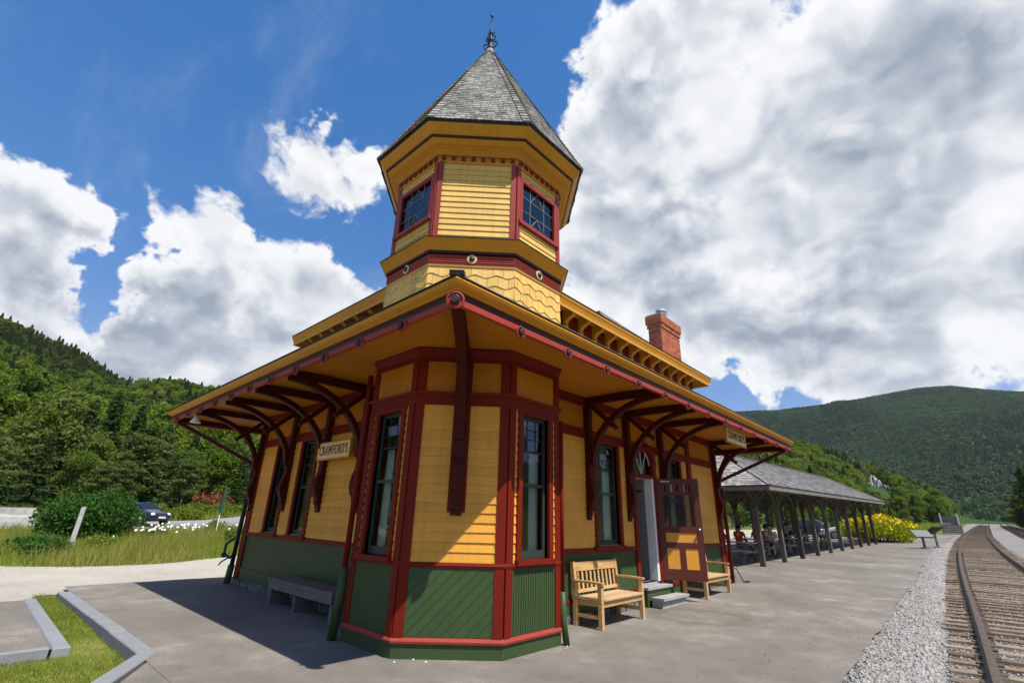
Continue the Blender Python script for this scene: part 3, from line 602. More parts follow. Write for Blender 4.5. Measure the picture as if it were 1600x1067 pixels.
# forest on the slopes: one mass, instanced
def proto_collection(name, meshes):
    c = bpy.data.collections.new(name)
    for i, pair in enumerate(meshes):
        me = pair
        o = bpy.data.objects.new('%s_%02d' % (name, i), me); c.objects.link(o)
    return c
def joined(mb, LV, leafm, barkm='bark'):
    nq = len(LV)//4; b = len(mb.v); me = bpy.data.meshes.new('j')
    F = [tuple(f) for f in mb.f]+[tuple(b+4*i+k for k in range(4)) for i in range(nq)]
    me.from_pydata(list(mb.v)+[tuple(v) for v in LV.tolist()], [], F); me.materials.append(M[barkm]); me.materials.append(M[leafm])
    me.polygons.foreach_set('material_index', [0]*len(mb.f)+[1]*nq); return me
def scatter(name, coll, X, Y, Zz, scl, idx):
    n = len(X); me = bpy.data.meshes.new(name); me.vertices.add(n); me.vertices.foreach_set('co', np.stack([X, Y, Zz], 1).astype(np.float32).ravel())
    a = me.attributes.new('scl', 'FLOAT', 'POINT'); a.data.foreach_set('value', scl.astype(np.float32))
    a = me.attributes.new('rot', 'FLOAT', 'POINT'); a.data.foreach_set('value', rng.uniform(0, 6.28, n).astype(np.float32))
    a = me.attributes.new('idx', 'INT', 'POINT'); a.data.foreach_set('value', idx.astype(np.int32))
    o = link(name, me, kind='stuff'); ng = bpy.data.node_groups.new(name, 'GeometryNodeTree')
    ng.interface.new_socket('Geometry', in_out='INPUT', socket_type='NodeSocketGeometry'); ng.interface.new_socket('Geometry', in_out='OUTPUT', socket_type='NodeSocketGeometry')
    N = ng.nodes; gi = N.new('NodeGroupInput'); go = N.new('NodeGroupOutput'); ip = N.new('GeometryNodeInstanceOnPoints'); ci = N.new('GeometryNodeCollectionInfo')
    ci.inputs['Collection'].default_value = coll; ci.inputs['Separate Children'].default_value = True; ci.inputs['Reset Children'].default_value = True
    def attr(nm, ty):
        k = N.new('GeometryNodeInputNamedAttribute'); k.data_type = ty; k.inputs['Name'].default_value = nm; return k.outputs['Attribute']
    cx = N.new('ShaderNodeCombineXYZ'); L = ng.links
    L.new(gi.outputs[0], ip.inputs['Points']); L.new(ci.outputs[0], ip.inputs['Instance']); ip.inputs['Pick Instance'].default_value = True
    L.new(attr('idx', 'INT'), ip.inputs['Instance Index']); L.new(attr('rot', 'FLOAT'), cx.inputs[2]); L.new(cx.outputs[0], ip.inputs['Rotation'])
    c3 = N.new('ShaderNodeCombineXYZ'); s_ = attr('scl', 'FLOAT')
    for i in range(3): L.new(s_, c3.inputs[i])
    L.new(c3.outputs[0], ip.inputs['Scale']); L.new(ip.outputs[0], go.inputs[0])
    md = o.modifiers.new('scatter', 'NODES'); md.node_group = ng; return o
hillc = proto_collection('hill_trees', [joined(*broadleaf(1, n=3200, leaf=.22), 'leaf_bright'), joined(*broadleaf(2, n=3200, leaf=.22), 'leaf_mid'), joined(*broadleaf(3, n=3200, leaf=.22), 'leaf_bright'),
        joined(*conifer(4, n=3200, leaf=.22, w=4), 'leaf_dark'), joined(*conifer(5, n=3200, leaf=.22, w=3.6), 'leaf_dark'), joined(*pine(6, n=3000, leaf=.22), 'leaf_pine'), joined(*broadleaf(9, n=3200, leaf=.22), 'leaf_mid')])
n = 10700; a = np.concatenate([rng.uniform(-12, 30, 4200), rng.uniform(30, 60, 800), rng.uniform(60, 104, 4500), rng.uniform(104, 124, 1200)])
t_ = rng.random(n)**.62; r0 = np.interp(a, AZ, R0); r1 = np.interp(a, AZ, R1); r = r0+6+(r1*1.05-r0-6)*t_
x = r*np.cos(np.radians(a)); y = r*np.sin(np.radians(a)); trky = np.interp(x, TX, TY)
slab = (np.abs(a-4.65) < 1.15) & (r > 240) & (r < 352)
ok = (np.abs(y-trky+2) > 12) & ~((x < 60) & (y < 44)) & ~((x > 10) & (x < 150) & (y < np.interp(x, [10, 58, 110, 150], [30, 18, 10, 3.5])) & (y > -3)) & ~slab
a, t_, r, x, y = a[ok], t_[ok], r[ok], x[ok], y[ok]
cz = vnoise(x, y, 30, 51)*.7+vnoise(x, y, 12, 52)*.3+np.where((a > 84), (t_-.25)*.55, 0)
idx = np.where(cz > .60, rng.integers(3, 6, len(x)), rng.choice([0, 1, 2, 6, 0, 1, 3], len(x)))
scatter('hillside_forest', hillc, x, y, hill(a, r)-.3, rng.uniform(.75, 1.25, len(x))*np.where((np.abs(a-4.65) < 1.3) & (r < 245), .5, .98), idx)
def blob(seed, con):
    rg = np.random.default_rng(seed); 
    if con: m, L = conifer(seed, h=10, w=5, n=120, leaf=1.0)
    else: m, L = broadleaf(seed, h=9, w=7.5, n=110, leaf=1.15, trunkh=.1)
    return joined(MB().tube([(0, 0, 0), (0, 0, 5)], [.2, .1], 3), L, 'leaf_far')
farc = proto_collection('far_trees', [blob(1, 0), blob(2, 0), blob(3, 0), blob(4, 1)])
n = 52000; a = rng.uniform(-13, 26, n); r = 520+(1960-520)*np.sqrt(rng.random(n)); x = r*np.cos(np.radians(a)); y = r*np.sin(np.radians(a))
scatter('mountain_forest', farc, x, y, mountain(a, r)-1, rng.uniform(.8, 1.35, n), np.where(vnoise(x, y, 160, 61)+.0004*(r-1300)+rng.normal(0, .22, n) > .62, 3, rng.integers(0, 3, n)))
# granite outcrop high on the near spur
ka, kz = 30, 12; A, Tt = np.meshgrid(np.linspace(5.65, 3.65, ka), np.linspace(0, 1.5, kz)); f = (5.65-A)/2.0
zb_ = 345*np.tan(np.radians(4.25-.95*f)); hh_ = 345*np.tan(np.radians(1.0-.62*f+.25*np.sin(f*7)*(1-f)))*np.clip(np.minimum(f*5+.25, (1-f)*4+.1), 0, 1)
zz_ = zb_-5+(hh_+5)*np.where(Tt < 1, Tt, 1-1.6*(Tt-1)); rr_ = 343+hh_*.7*Tt+np.where(Tt > 1, 22*(Tt-1), 0)
nz_ = vnoise(A*60+zz_*.35, zz_, 4, 71)*3.2+vnoise(A*60, zz_, 1.6, 72)*1.6; rr_ = rr_-nz_; zz_ = zz_+vnoise(A*60, zz_, 3, 73)*1.5
link('rock_outcrop', grid_mesh('rock_outcrop', rr_*np.cos(np.radians(A)), rr_*np.sin(np.radians(A)), zz_), 'rock_slab', kind='structure')
# trees one can tell apart along the forest edge
KIND = {'broad': ('broadleaf_tree', 'leafy broadleaf tree at the forest edge beyond the highway'), 'spruce': ('spruce_tree', 'dark pointed spruce at the forest edge beyond the highway'), 'pine': ('pine_tree', 'open pine with bare grey lower branches beyond the highway')}
rt = random.Random(5)
for i in range(46):
    x = -16+i*.82+rt.uniform(-.6, .6); y = rt.uniform(40, 54); kind = rt.choices(['pine', 'spruce', 'broad'], [5, 2, 2] if x < 9 else [2, 4, 4])[0]
    s = rt.uniform(.42, .66) if y < 45 else rt.uniform(.6, .85)
    place_tree(KIND[kind][0], rt.choice(P[kind]), x, y, s, rt.uniform(0, 6.3), KIND[kind][1], group='%s trees along the forest edge' % kind)
for i in range(24):
    x = rt.uniform(100, 185); y = -13.2-.03*(x-100)-rt.uniform(0, 1)**2*9; kind = rt.choice(['spruce', 'spruce', 'pine'])
    place_tree(KIND[kind][0], rt.choice(P[kind]), x, y, rt.uniform(.8, 1.2), rt.uniform(0, 6.3), 'dark %s standing close beside the second railway track' % ('spruce' if kind == 'spruce' else 'pine'), group='%s trees beside the second track' % kind)
for i in range(58):
    x = rt.uniform(14, 64) if i < 14 else 56+(i-14)*2.3+rt.uniform(-1, 1); y = float(np.interp(x, [14, 58, 110, 150, 170], [31, 18, 10, 3.5, 1.5]))+rt.uniform(0, 7)*(1 if i % 2 else .4); kind = rt.choice(['spruce', 'broad', 'broad'])
    place_tree(KIND[kind][0], rt.choice(P[kind]), x, y, rt.uniform(.7, 1.1)*(.48 if x > 84 else .8), rt.uniform(0, 6.3), '%s behind the gravel parking lot' % ('pointed spruce' if kind == 'spruce' else 'rounded broadleaf tree'), group='%s trees behind the parking lot' % kind)
bp = tree_meshes('sum', *bush(11, 6.2, 4.2, 4.1, 13000, .12), 'leaf_sumac')
place_tree('sumac_bush', bp, -1.55, 24.2, .68, .3, 'large dark green sumac bush beside the leaning grey post', 'bush', crown='foliage', trunk='stems')
bp2 = [tree_meshes('shr%d' % i, *bush(20+i, 4.0, 3.0, 2.2, 4000, .10), 'leaf_bright') for i in range(2)]
for i in range(11):
    x = 4+i*1.7+rt.uniform(-.4, .4); y = 39.2+rt.uniform(-.4, 1.6)
    place_tree('shrub', bp2[i % 2], x, y, rt.uniform(.6, .85), rt.uniform(0, 6), 'low bright green shrub lining the far side of the highway', 'shrub', 'shrubs lining the highway', crown='foliage', trunk='stems')
place_tree('dead_shrub', tree_meshes('dead', *bush(31, 4.2, 2.6, 2.9, 2200, .10), 'leaf_brown', 'dead_wood'), 8.6, 42.2, .95, 0, 'rust brown dead shrub among the green roadside shrubs', 'shrub', crown='foliage', trunk='stems')
wk = [tree_meshes('weed%d' % i, *bush(40+i, 1.5, 1.2, .95, 900, .065), 'leaf_sumac' if i else 'leaf_bright') for i in range(2)]
for i in range(26):
    x = rt.uniform(-9, 8); y = float(near_edge(x))+rt.uniform(1.5, 9)
    place_tree('weed_clump', wk[i % 2], x, y, rt.uniform(.5, 1.1), rt.uniform(0, 6), 'leafy green weed clump in the tall roadside grass', 'weeds', 'weed clumps in the tall grass', crown='foliage', trunk='stems')
m = MB()
for cx_, cy_, nn in ((.7, 23.4, 16), (1.8, 24.6, 10), (3.0, 24.6, 14), (-.6, 20.5, 3), (4.6, 23.6, 4)):
    for i in range(nn):
        x, y = cx_+rt.gauss(0, .5), cy_+rt.gauss(0, .5); z = gzf(x, y)-.14; h = rt.uniform(.55, .80)
        m.lathe((x+.03, y, z+h), [(.005, -.01), (.055, .0), (.04, .015)], 7, (rt.uniform(-.5, .3), -.8, .7))
m.build('daisies', 'daisy_white', kind='stuff', recalc=False)

# ================================================================== the depot
DEP = thing('station_building', 'yellow Victorian railway depot with red trim, green base and corner turret', 'station')
TT = .379
def octa(a): return [(-a, a*TT), (-a, -a*TT), (-a*TT, -a), (a*TT, -a), (a, -a*TT), (a, a*TT), (a*TT, a), (-a*TT, a)]
def oface(a, i):
    v = octa(a); p, q = Vector(v[i]), Vector(v[(i+1) % 8]); return Frame(p, q-p), (q-p).length
def octloft(name, mat, prof, parent=DEP, closed=True, **k):
    """continuous moulding: profile of (apothem, z) run round the octagon"""
    m = MB(); n = len(prof); vs = [(x, y, z) for i in range(8) for (x, y), z in [(octa(a)[i], z) for a, z in prof]]
    fs = [(i*n+k_, ((i+1) % 8)*n+k_, ((i+1) % 8)*n+(k_+1) % n, i*n+(k_+1) % n) for i in range(8) for k_ in range(n if closed else n-1)]
    m.add(vs, fs); return m.build(name, mat, parent, **k)
def rectloft(name, mat, rect, prof, parent=DEP, closed=True, **k):
    x0, y0, x1, y1 = rect; n = len(prof); m = MB(); c = [(x0, y0, -1, -1), (x1, y0, 1, -1), (x1, y1, 1, 1), (x0, y1, -1, 1)]
    vs = [(x+sx*e, y+sy*e, z) for x, y, sx, sy in c for e, z in prof]
    fs = [(i*n+k_, ((i+1) % 4)*n+k_, ((i+1) % 4)*n+(k_+1) % n, i*n+(k_+1) % n) for i in range(4) for k_ in range(n if closed else n-1)]
    m.add(vs, fs); return m.build(name, mat, parent, **k)
WX, WY, WX1, WY1 = -.70, -.75, 9.2, 7.2
FR = Frame((0, WY), (1, 0))               # trackside wall, u = x
FL = Frame((WX, 0), (0, -1))              # end wall, u = -y
E_REF = (0, 0, 8.25, 6.39)

_bc = {}
def board_mesh(L, h, mat, t0=.007, t1=.024):
    k = (round(L, 3), round(h, 3), mat)
    if k not in _bc:
        me = bpy.data.meshes.new('board'); H = h+.012
        v = [(0, 0, 0), (L, 0, 0), (L, -t1, 0), (0, -t1, 0), (0, 0, H), (L, 0, H), (L, -t0, H), (0, -t0, H)]
        me.from_pydata(v, [], [(3, 2, 1, 0), (4, 5, 6, 7), (0, 1, 5, 4), (1, 2, 6, 5), (2, 3, 7, 6), (3, 0, 4, 7)]); me.materials.append(M[mat]); _bc[k] = me
    return _bc[k]
def clapboards(F, u0, u1, z0, z1, parent, mat='yellow', exp=.119, d=0, single=True):
    n = max(1, round((z1-z0)/exp)); h = (z1-z0)/n
    if single:
        for i in range(n):
            cuts = [u0, u1]
            if u1-u0 > 1.0 and random.random() < .4: cuts = [u0, round(random.uniform(u0+.3, u1-.3), 2), u1]
            for q in range(len(cuts)-1):
                a, b = cuts[q]+(.0015 if q else 0), cuts[q+1]-(.0015 if q+2 < len(cuts) else 0)
                mt = F.mat(a, d+random.uniform(-.001, .0015), z0+i*h) @ Matrix.Rotation(random.gauss(0, .0014), 4, 'Y')
                link('clapboard', board_mesh(b-a, h, mat), parent=parent, matrix=mt)
    else:
        m = MB()
        for i in range(n):
            za, zb = z0+i*h, z0+(i+1)*h+.01
            m.hexa([F.P(u0, d, za), F.P(u1, d, za), F.P(u1, d+.024, za), F.P(u0, d+.024, za), F.P(u0, d, zb), F.P(u1, d, zb), F.P(u1, d+.007, zb), F.P(u0, d+.007, zb)])
        m.build('clapboards', mat, parent, kind='stuff')
def beadboard(F, u0, u1, z0, z1, name, mat, parent, w=.062, d=.0, t=.018):
    m = MB(); n = max(1, round((u1-u0)/w)); w = (u1-u0)/n; g = w*.14; m.box(F, u0, u1, d-.004, d+t*.35, z0, z1)
    for i in range(n):
        a, b = u0+i*w, u0+(i+1)*w
        m.hexa([F.P(a+g*.4, d, z0), F.P(b-g*.4, d, z0), F.P(b-g, d+t, z0), F.P(a+g, d+t, z0), F.P(a+g*.4, d, z1), F.P(b-g*.4, d, z1), F.P(b-g, d+t, z1), F.P(a+g, d+t, z1)])
    return m.build(name, mat, parent)
def diagonal_boards(F, u0, u1, z0, z1, name, mat, parent, w=.095, slope=1, d=.0, t=.018, single=False, gap=.16):
    m = MB(); m.box(F, u0, u1, d-.004, d+t*.4, z0, z1); back = m.build(name, mat, parent)
    S2 = w*math.sqrt(2); k = -int((z1-z0+u1-u0)/S2)-2; m = MB()
    for i in range(k, -k+1):
        c0 = u0+i*S2+S2*gap*.5; c1 = c0+S2*(1-gap)
        zz0, zz1 = z0-1, z1+1
        if slope > 0: poly = [(c0+zz0-z0, zz0), (c1+zz0-z0, zz0), (c1+zz1-z0, zz1), (c0+zz1-z0, zz1)]
        else: poly = [(c0-zz0+z0, zz0), (c1-zz0+z0, zz0), (c1-zz1+z0, zz1), (c0-zz1+z0, zz1)]
        for ax, v, g in ((0, u0, True), (0, u1, False), (1, z0, True), (1, z1, False)):
            if poly: poly = clip(poly, ax, v, g)
        if len(poly) < 3: continue
        tt = t+random.uniform(-.0015, .0015)
        if single: MB().prism([F.P(p[0], d, p[1]) for p in poly], F.n*tt).build('board', mat, back)
        else: m.prism([F.P(p[0], d, p[1]) for p in poly], F.n*tt)
    if m.v: m.build('boards', mat, back, kind='stuff')
    return back
def strip(F, u0, u1, d0, d1, z0, z1, name, mat, parent=DEP): return MB().box(F, u0, u1, d0, d1, z0, z1).build(name, mat, parent)

# ---- wall cores with openings
def core(F, u0, u1, z0, z1, opens, mat='interior_wall', th=.14, name='wall'):
    m = MB(); us = sorted({u0, u1, *[o[0] for o in opens], *[o[1] for o in opens]})
    for a, b in zip(us, us[1:]):
        segs = [(z0, z1)]
        for o in opens:
            if o[0] <= a+1e-6 and o[1] >= b-1e-6:
                new = []
                for s0, s1 in segs:
                    if o[2] > s0: new.append((s0, min(s1, o[2])))
                    if o[3] < s1: new.append((max(s0, o[3]), s1))
                segs = new
        for s0, s1 in segs:
            if s1-s0 > .01: m.box(F, a, b, -th, -.002, s0, s1)
    return m.build(name, mat, DEP)

def window(F, u0, u1, z0, z1, parent=DEP, casing='red', arched=False, lead=.46, curtains=(1, 1), sill_ext=.06, cw=.095):
    """u0..z1 = clear glass opening; casing outside it"""
    m = MB(); c = cw
    m.box(F, u0-c, u0, -.10, .045, z0-.02, z1+.0); m.box(F, u1, u1+c, -.10, .045, z0-.02, z1+.0); m.box(F, u0-c, u1+c, -.10, .047, z1, z1+c*.6)
    m.box(F, u0-c-sill_ext, u1+c+sill_ext, -.10, .085, z0-.085, z0-.02)
    w = m.build('window', casing, parent)
    s = .045; zm = z0+(z1-z0)*.49
    m = MB(); d0, d1 = -.085, -.045
    m.box(F, u0, u0+s, d0, d1, z0-.02, z1); m.box(F, u1-s, u1, d0, d1, z0-.02, z1); m.box(F, u0+s, u1-s, d0, d1, z1-s, z1); m.box(F, u0+s, u1-s, d0, d1, z0-.02, z0+s+.04)
    m.box(F, u0+s, u1-s, d0-.004, d1+.012, zm-.02, zm+.022); m.build('sash', 'sash_green', w)
    zl = z1-s-lead; a, b = u0+s, u1-s; g = -.066
    ms = MB(); ms.box(F, a, b, g-.008, g+.012, zl-.012, zl+.012)
    pz = [zl+.012, zl+.012+lead*.36, zl+.012+lead*.68, z1-s]; pu = [a, a+(b-a)*.30, a+(b-a)*.68, b]
    for q in pz[1:3]: ms.box(F, a, b, g-.006, g+.008, q-.006, q+.006)
    for q in pu[1:3]: ms.box(F, q-.006, q+.006, g-.0065, g+.0085, zl, z1-s)
    ms.build('leading', 'iron', w)
    def pane(x0, x1, y0, y1, mat, tilt=0):
        me = bpy.data.meshes.new('pane'); hw, hh = (x1-x0)/2, (y1-y0)/2
        me.from_pydata([(-hw, 0, -hh), (hw, 0, -hh), (hw, 0, hh), (-hw, 0, hh)], [], [(0, 1, 2, 3)])
        mt = F.mat((x0+x1)/2, g, (y0+y1)/2) @ Matrix.Rotation(random.gauss(0, tilt), 4, 'X') @ Matrix.Rotation(random.gauss(0, tilt), 4, 'Z')
        link('pane', me, mat, w, matrix=mt)
    for i in range(3):
        for j in range(3): pane(pu[i], pu[i+1], pz[j], pz[j+1], 'leaded_glass', .03)
    pane(a, b, zm+.022, zl-.012, 'glass', .004); pane(a, b, z0+s+.04, zm-.02, 'glass', .004)
    for side, on in ((0, curtains[0]), (1, curtains[1])):
        if not on: continue
        cwid = (b-a)*.34; x0 = a-.02 if side == 0 else b+.02-cwid; k = 22; me = MB(); pts = []
        for i in range(k+1):
            x = x0+cwid*i/k; d = -.20+.022*math.sin(i*1.55)+.01*math.sin(i*.7)
            pts.append((x, d))
        vs = [F.P(x, d, z0-.02) for x, d in pts]+[F.P(x, d, zl) for x, d in pts]
        me.add(vs, [(i, i+1, k+2+i, k+1+i) for i in range(k)]); me.build('curtain', 'curtain', w, smooth=True, recalc=False)
    return w

# ---- right (trackside) wall
SILL, FZ0, FZ1, CZ0, CZ1 = 1.14, 3.15, 3.32, 3.79, 3.965
win1 = (2.80, 3.62, 1.19, 3.12); win2 = (5.98, 6.72, 1.19, 3.12); door = (4.34, 5.20, .43, 3.2)
wR = core(FR, .2, WX1, .05, 4.3, [win1, win2, door])
wR.data.materials[0] = M['interior_wall']
for a, b, z0, z1, sg in ((.55, 2.70, SILL, FZ0, 1), (3.72, 4.22, SILL, FZ0, 1), (5.30, 5.88, SILL, FZ0, 1), (6.82, 7.16, SILL, FZ0, 1), (7.44, 8.92, SILL, FZ0, 1)):
    clapboards(FR, a, b, z0+.01, z1, wR, single=sg)
# ---- left (end) wall, u = -y
winA = (-6.02, -5.42, 1.19, 3.12); winB = (-4.68, -4.02, 1.19, 3.12)
wL = core(FL, -WY1, -.2, .05, 4.3, [winA, winB])
for a, b in ((-7.02, -6.12), (-5.32, -4.78), (-3.92, -.9)): clapboards(FL, a, b, SILL+.01, FZ0, wL)
# back and far walls
m = MB(); m.wbox(WX1-.14, WX1-.002, WY+.15, WY1, .05, 4.3); m.build('wall', 'yellow', DEP)
m = MB(); m.wbox(WX+.15, WX1-.15, WY1-.14, WY1-.002, .05, 4.3); m.build('wall', 'yellow', DEP)
FE = Frame((WX1, WY), (0, 1)); clapboards(FE, .15, WY1-WY, SILL, FZ0, wR, single=False); strip(FE, .12, WY1-WY, 0, .03, .33, SILL, 'wainscot', 'green')
for F, a, b in ((FR, .5, 9.19), (FL, -7.19, -.85)):
    for c0, c1 in ([(a, b)] if F is FL else [(a, 4.20), (5.34, b)]):
        strip(F, c0, c1, 0, .05, SILL-.075, SILL, 'sill_band', 'red'); strip(F, c0, c1, 0, .045, .30, .36, 'water_table', 'red' if F is FR else 'green')
        strip(F, c0, c1, -.01, .03, .12, .30, 'base_board', 'green')
    strip(F, a, b, 0, .042, FZ0, FZ1-.03, 'frieze_band', 'maroon' if 0 else 'red'); strip(F, a, b, 0, .065, FZ1-.03, FZ1, 'frieze_cap', 'red'); strip(F, a, b, 0, .05, CZ0, CZ1+.05, 'crown_board', 'red')
# wainscots
for a, b, s in ((.55, 1.5, 1), (1.5, 2.75, -1), (2.75, 4.20, 1), (5.36, 6.4, -1), (6.4, 7.4, 1)): diagonal_boards(FR, a, b, .36, SILL-.075, 'wainscot', 'green', DEP, .062, s)
beadboard(FR, 7.4, 8.95, .36, SILL-.075, 'wainscot', 'green', DEP)
for a, b, s in ((-7.05, -5.45, 1), (-5.45, -4.10, 1), (-4.10, -2.75, -1), (-2.75, -.9, -1)): diagonal_boards(FL, a, b, .36, SILL-.075, 'wainscot', 'green', DEP, .062, s)
# frieze panels
for F, cs in ((FR, [(.5, 2.42), (2.58, 3.94), (4.10, 5.57), (5.73, 7.20), (7.38, 8.95)]), (FL, [(-7.05, -5.28), (-5.12, -3.6), (-3.44, -.85)])):
    for a, b in cs: beadboard(F, a, b, FZ1, CZ0, 'frieze_panel', 'ochre', DEP, .04, t=.008)
window(FR, *win1); window(FR, *win2); window(FL, *winA, curtains=(0, 0)); window(FL, *winB, curtains=(0, 0))
strip(FR, 7.20, 7.40, 0, .06, SILL, CZ0, 'mullion_post', 'red')
for F, u in ((FR, 9.05), (FL, -7.08)):
    strip(F, u-.13, u+.13, 0, .055, .10, CZ1, 'corner_board', 'red')
strip(FE, -.055, .14, 0, .05, .10, CZ1, 'corner_board', 'red')
# stone foundation
def fieldstones(F, u0, u1, z0, z1):
    m = MB(); u = u0; rr = random.Random(3)
    f = strip(F, u0, u1, -.10, .0, z0-.2, z1, 'foundation', 'fieldstone')
    while u < u1-.05:
        w = rr.uniform(.16, .42); zc = z0
        while zc < z1-.03:
            h = rr.uniform(.08, .16); mm = MB(); P_ = []
            for z_, e_ in ((zc, .01), (min(z1, zc+h), .015)):
                for du, dd in ((e_, -.02), (w-e_, -.02), (w-e_*2, .035+rr.uniform(0, .04)), (e_*2, .035+rr.uniform(0, .04))): P_.append(F.P(min(u1, u+du), dd, z_+rr.uniform(-.01, .01)))
            mm.hexa(P_); mm.build('stone', 'fieldstone', f); zc += h
        u += w
fieldstones(FL, -7.2, -1.2, -.03, .13); fieldstones(FR, .8, 4.1, -.03, .13); fieldstones(FR, 5.5, 9.2, -.0, .13)
# floor and ceiling inside
MB().wbox(WX+.14, WX1-.15, WY+.14, WY1-.15, .25, .40).build('floor', 'interior_dark', DEP)

# ---- bay
A0 = 1.5237
octloft('bay_base', 'green', [(A0-.10, -.04), (A0+.02, -.04), (A0+.02, .165), (A0-.10, .165)])
octloft('bay_water_table', 'fascia_red', [(A0-.10, .165), (A0+.045, .165), (A0+.05, .19), (A0+.03, .222), (A0+.006, .23), (A0-.1, .23)])
octloft('bay_sill_band', 'red', [(A0-.10, 1.0), (A0+.035, 1.0), (A0+.045, 1.03), (A0+.03, 1.065), (A0-.1, 1.065)])
octloft('bay_frieze_band', 'red', [(A0-.10, 3.11), (A0+.02, 3.11), (A0+.02, 3.24), (A0+.06, 3.265), (A0+.07, 3.30), (A0-.1, 3.305)])
octloft('bay_crown', 'red', [(A0-.10, 3.76), (A0+.012, 3.76), (A0+.02, 3.84), (A0+.07, 3.95), (A0+.07, 4.02), (A0-.1, 4.02)])
bw = {}
for i in range(3):
    F, L = oface(A0, i); op = [] if i == 1 else [(L/2-.30, L/2+.30, 1.10, 3.08)]
    bw[i] = core(F, 0, L, -.03, 4.2, op, name='bay_wall', th=.08)
    e = .125
    for u in (0, L):
        strip(F, u if u == 0 else u-e, e if u == 0 else L, 0, .032, .23, 3.11, 'corner_board', 'red'); strip(F, u if u == 0 else u-e, e if u == 0 else L, 0, .028, 3.305, 3.76, 'corner_board', 'red')
    if i == 1:
        hh_ = (3.11-1.066)/17; zq = 1.066+5*hh_
        clapboards(F, e, L-e, 1.066, zq, bw[i], exp=hh_); clapboards(F, e, L/2-.12, zq, 3.11, bw[i], exp=hh_); clapboards(F, L/2+.12, L-e, zq, 3.11, bw[i], exp=hh_)
        strip(F, L/2-.12, L/2+.12, 0, .032, zq+.005, 3.11, 'bracket_board', 'red')
        strip(F, L/2-.12, L/2+.12, 0, .026, 3.305, 3.76, 'bracket_board', 'red')
        diagonal_boards(F, e, L-e, .232, 1.0, 'bay_wainscot', 'green', DEP, .105, 1, single=True, gap=.045, t=.02)
        beadboard(F, e, L/2-.12, 3.305, 3.76, 'frieze_panel', 'ochre', DEP, .04, t=.008); beadboard(F, L/2+.12, L-e, 3.305, 3.76, 'frieze_panel', 'ochre', DEP, .04, t=.008)
    else:
        w0, w1 = L/2-.30-.095, L/2+.30+.095
        clapboards(F, e, w0, 1.066, 3.11, bw[i]); clapboards(F, w1, L-e, 1.066, 3.11, bw[i])
        beadboard(F, e, L-e, .232, 1.0, 'bay_wainscot', 'green', DEP, .048); beadboard(F, e, L-e, 3.305, 3.76, 'frieze_panel', 'ochre', DEP, .04, t=.008)
        window(F, L/2-.30, L/2+.30, 1.12, 3.05, sill_ext=.02, curtains=(1, 1) if i == 0 else (0, 1))
# return faces of the bay back to the walls
for i, (p, q) in {0: ((-A0, A0*TT), (-.72, 1.25)), 1: ((A0*TT, -A0), (1.25, -.76))}.items():
    F = Frame(p, Vector(q)-Vector(p)) if i else Frame(q, Vector(p)-Vector(q)); L = (Vector(q)-Vector(p)).length
    MB().box(F, 0, L, -.08, 0, -.03, 4.1).build('bay_wall', 'yellow', DEP); strip(F, .02, L-.02, 0, .02, .2, 1.0, 'bay_wainscot', 'green'); clapboards(F, .02, L-.02, 1.066, 3.11, bw[0], single=False)

# ---- eaves
SOF = 3.97
prof = []; e0 = .55; nb = 24
for i in range(nb):
    a = e0+(2.50-e0)*i/nb; b = e0+(2.50-e0)*(i+1)/nb; z = SOF-.05*max(0, (a-1.6)/.9); prof += [(a+.004, z+.010), (a+.010, z), (b-.006, z), (b, z+.010)]
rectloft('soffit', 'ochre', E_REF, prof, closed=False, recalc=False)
rectloft('fascia', 'maroon', E_REF, [(2.46, 3.79), (2.505, 3.79), (2.505, 3.916), (2.46, 3.916)])  # maroon here paints in the moulding's shadow on the upper fascia
rectloft('eave_rail', 'fascia_red', E_REF, [(2.47, 3.748), (2.525, 3.744), (2.53, 3.752), (2.53, 3.815), (2.522, 3.824), (2.47, 3.824)])
rectloft('eave_moulding', 'gold', E_REF, [(2.44, 3.915), (2.535, 3.915), (2.545, 3.935), (2.56, 3.94), (2.60, 3.965), (2.618, 4.0), (2.61, 4.022), (2.60, 4.03), (2.44, 4.03)])
rectloft('eave_drip', 'iron', E_REF, [(2.40, 4.031), (2.622, 4.031), (2.624, 4.046), (2.40, 4.12)])
rectloft('lower_roof', 'shingle_pavilion', E_REF, [(2.61, 4.047), (2.60, 4.066), (.45, 4.95), (.45, 4.93), (2.3, 4.047)])
m = MB(); m.bar((-2.60, -2.60, 4.075), (-1.4, -1.4, 4.55), .16, .05); m.build('hip_cap', 'iron', DEP)
def boss(F, u, d, z, r=.078):
    b = MB().lathe(F.P(u, d-.036, z), [(r, 0), (r, .032), (r*.82, .036), (r*.80, .018)], 18, F.n).build('boss_ring', 'fascia_red', DEP)
    MB().lathe(F.P(u, d-.03, z), [(r*.52, 0), (r*.52, .05), (r*.36, .062), (r*.30, .054), (r*.12, .066)], 14, F.n).build('boss', 'boss', b, smooth=True)
    return b
FeR = Frame((0, -2.53), (1, 0)); FeL = Frame((-2.53, 0), (0, -1))
for k in range(13): boss(FeR, -1.50+.968*k, .034, 3.732)
for k in range(11): boss(FeL, 1.58-.968*k, .034, 3.732)
Fdiag = Frame((-2.53, -2.53), (1, -1)); boss(Fdiag, 0, .05, 3.775, .10)
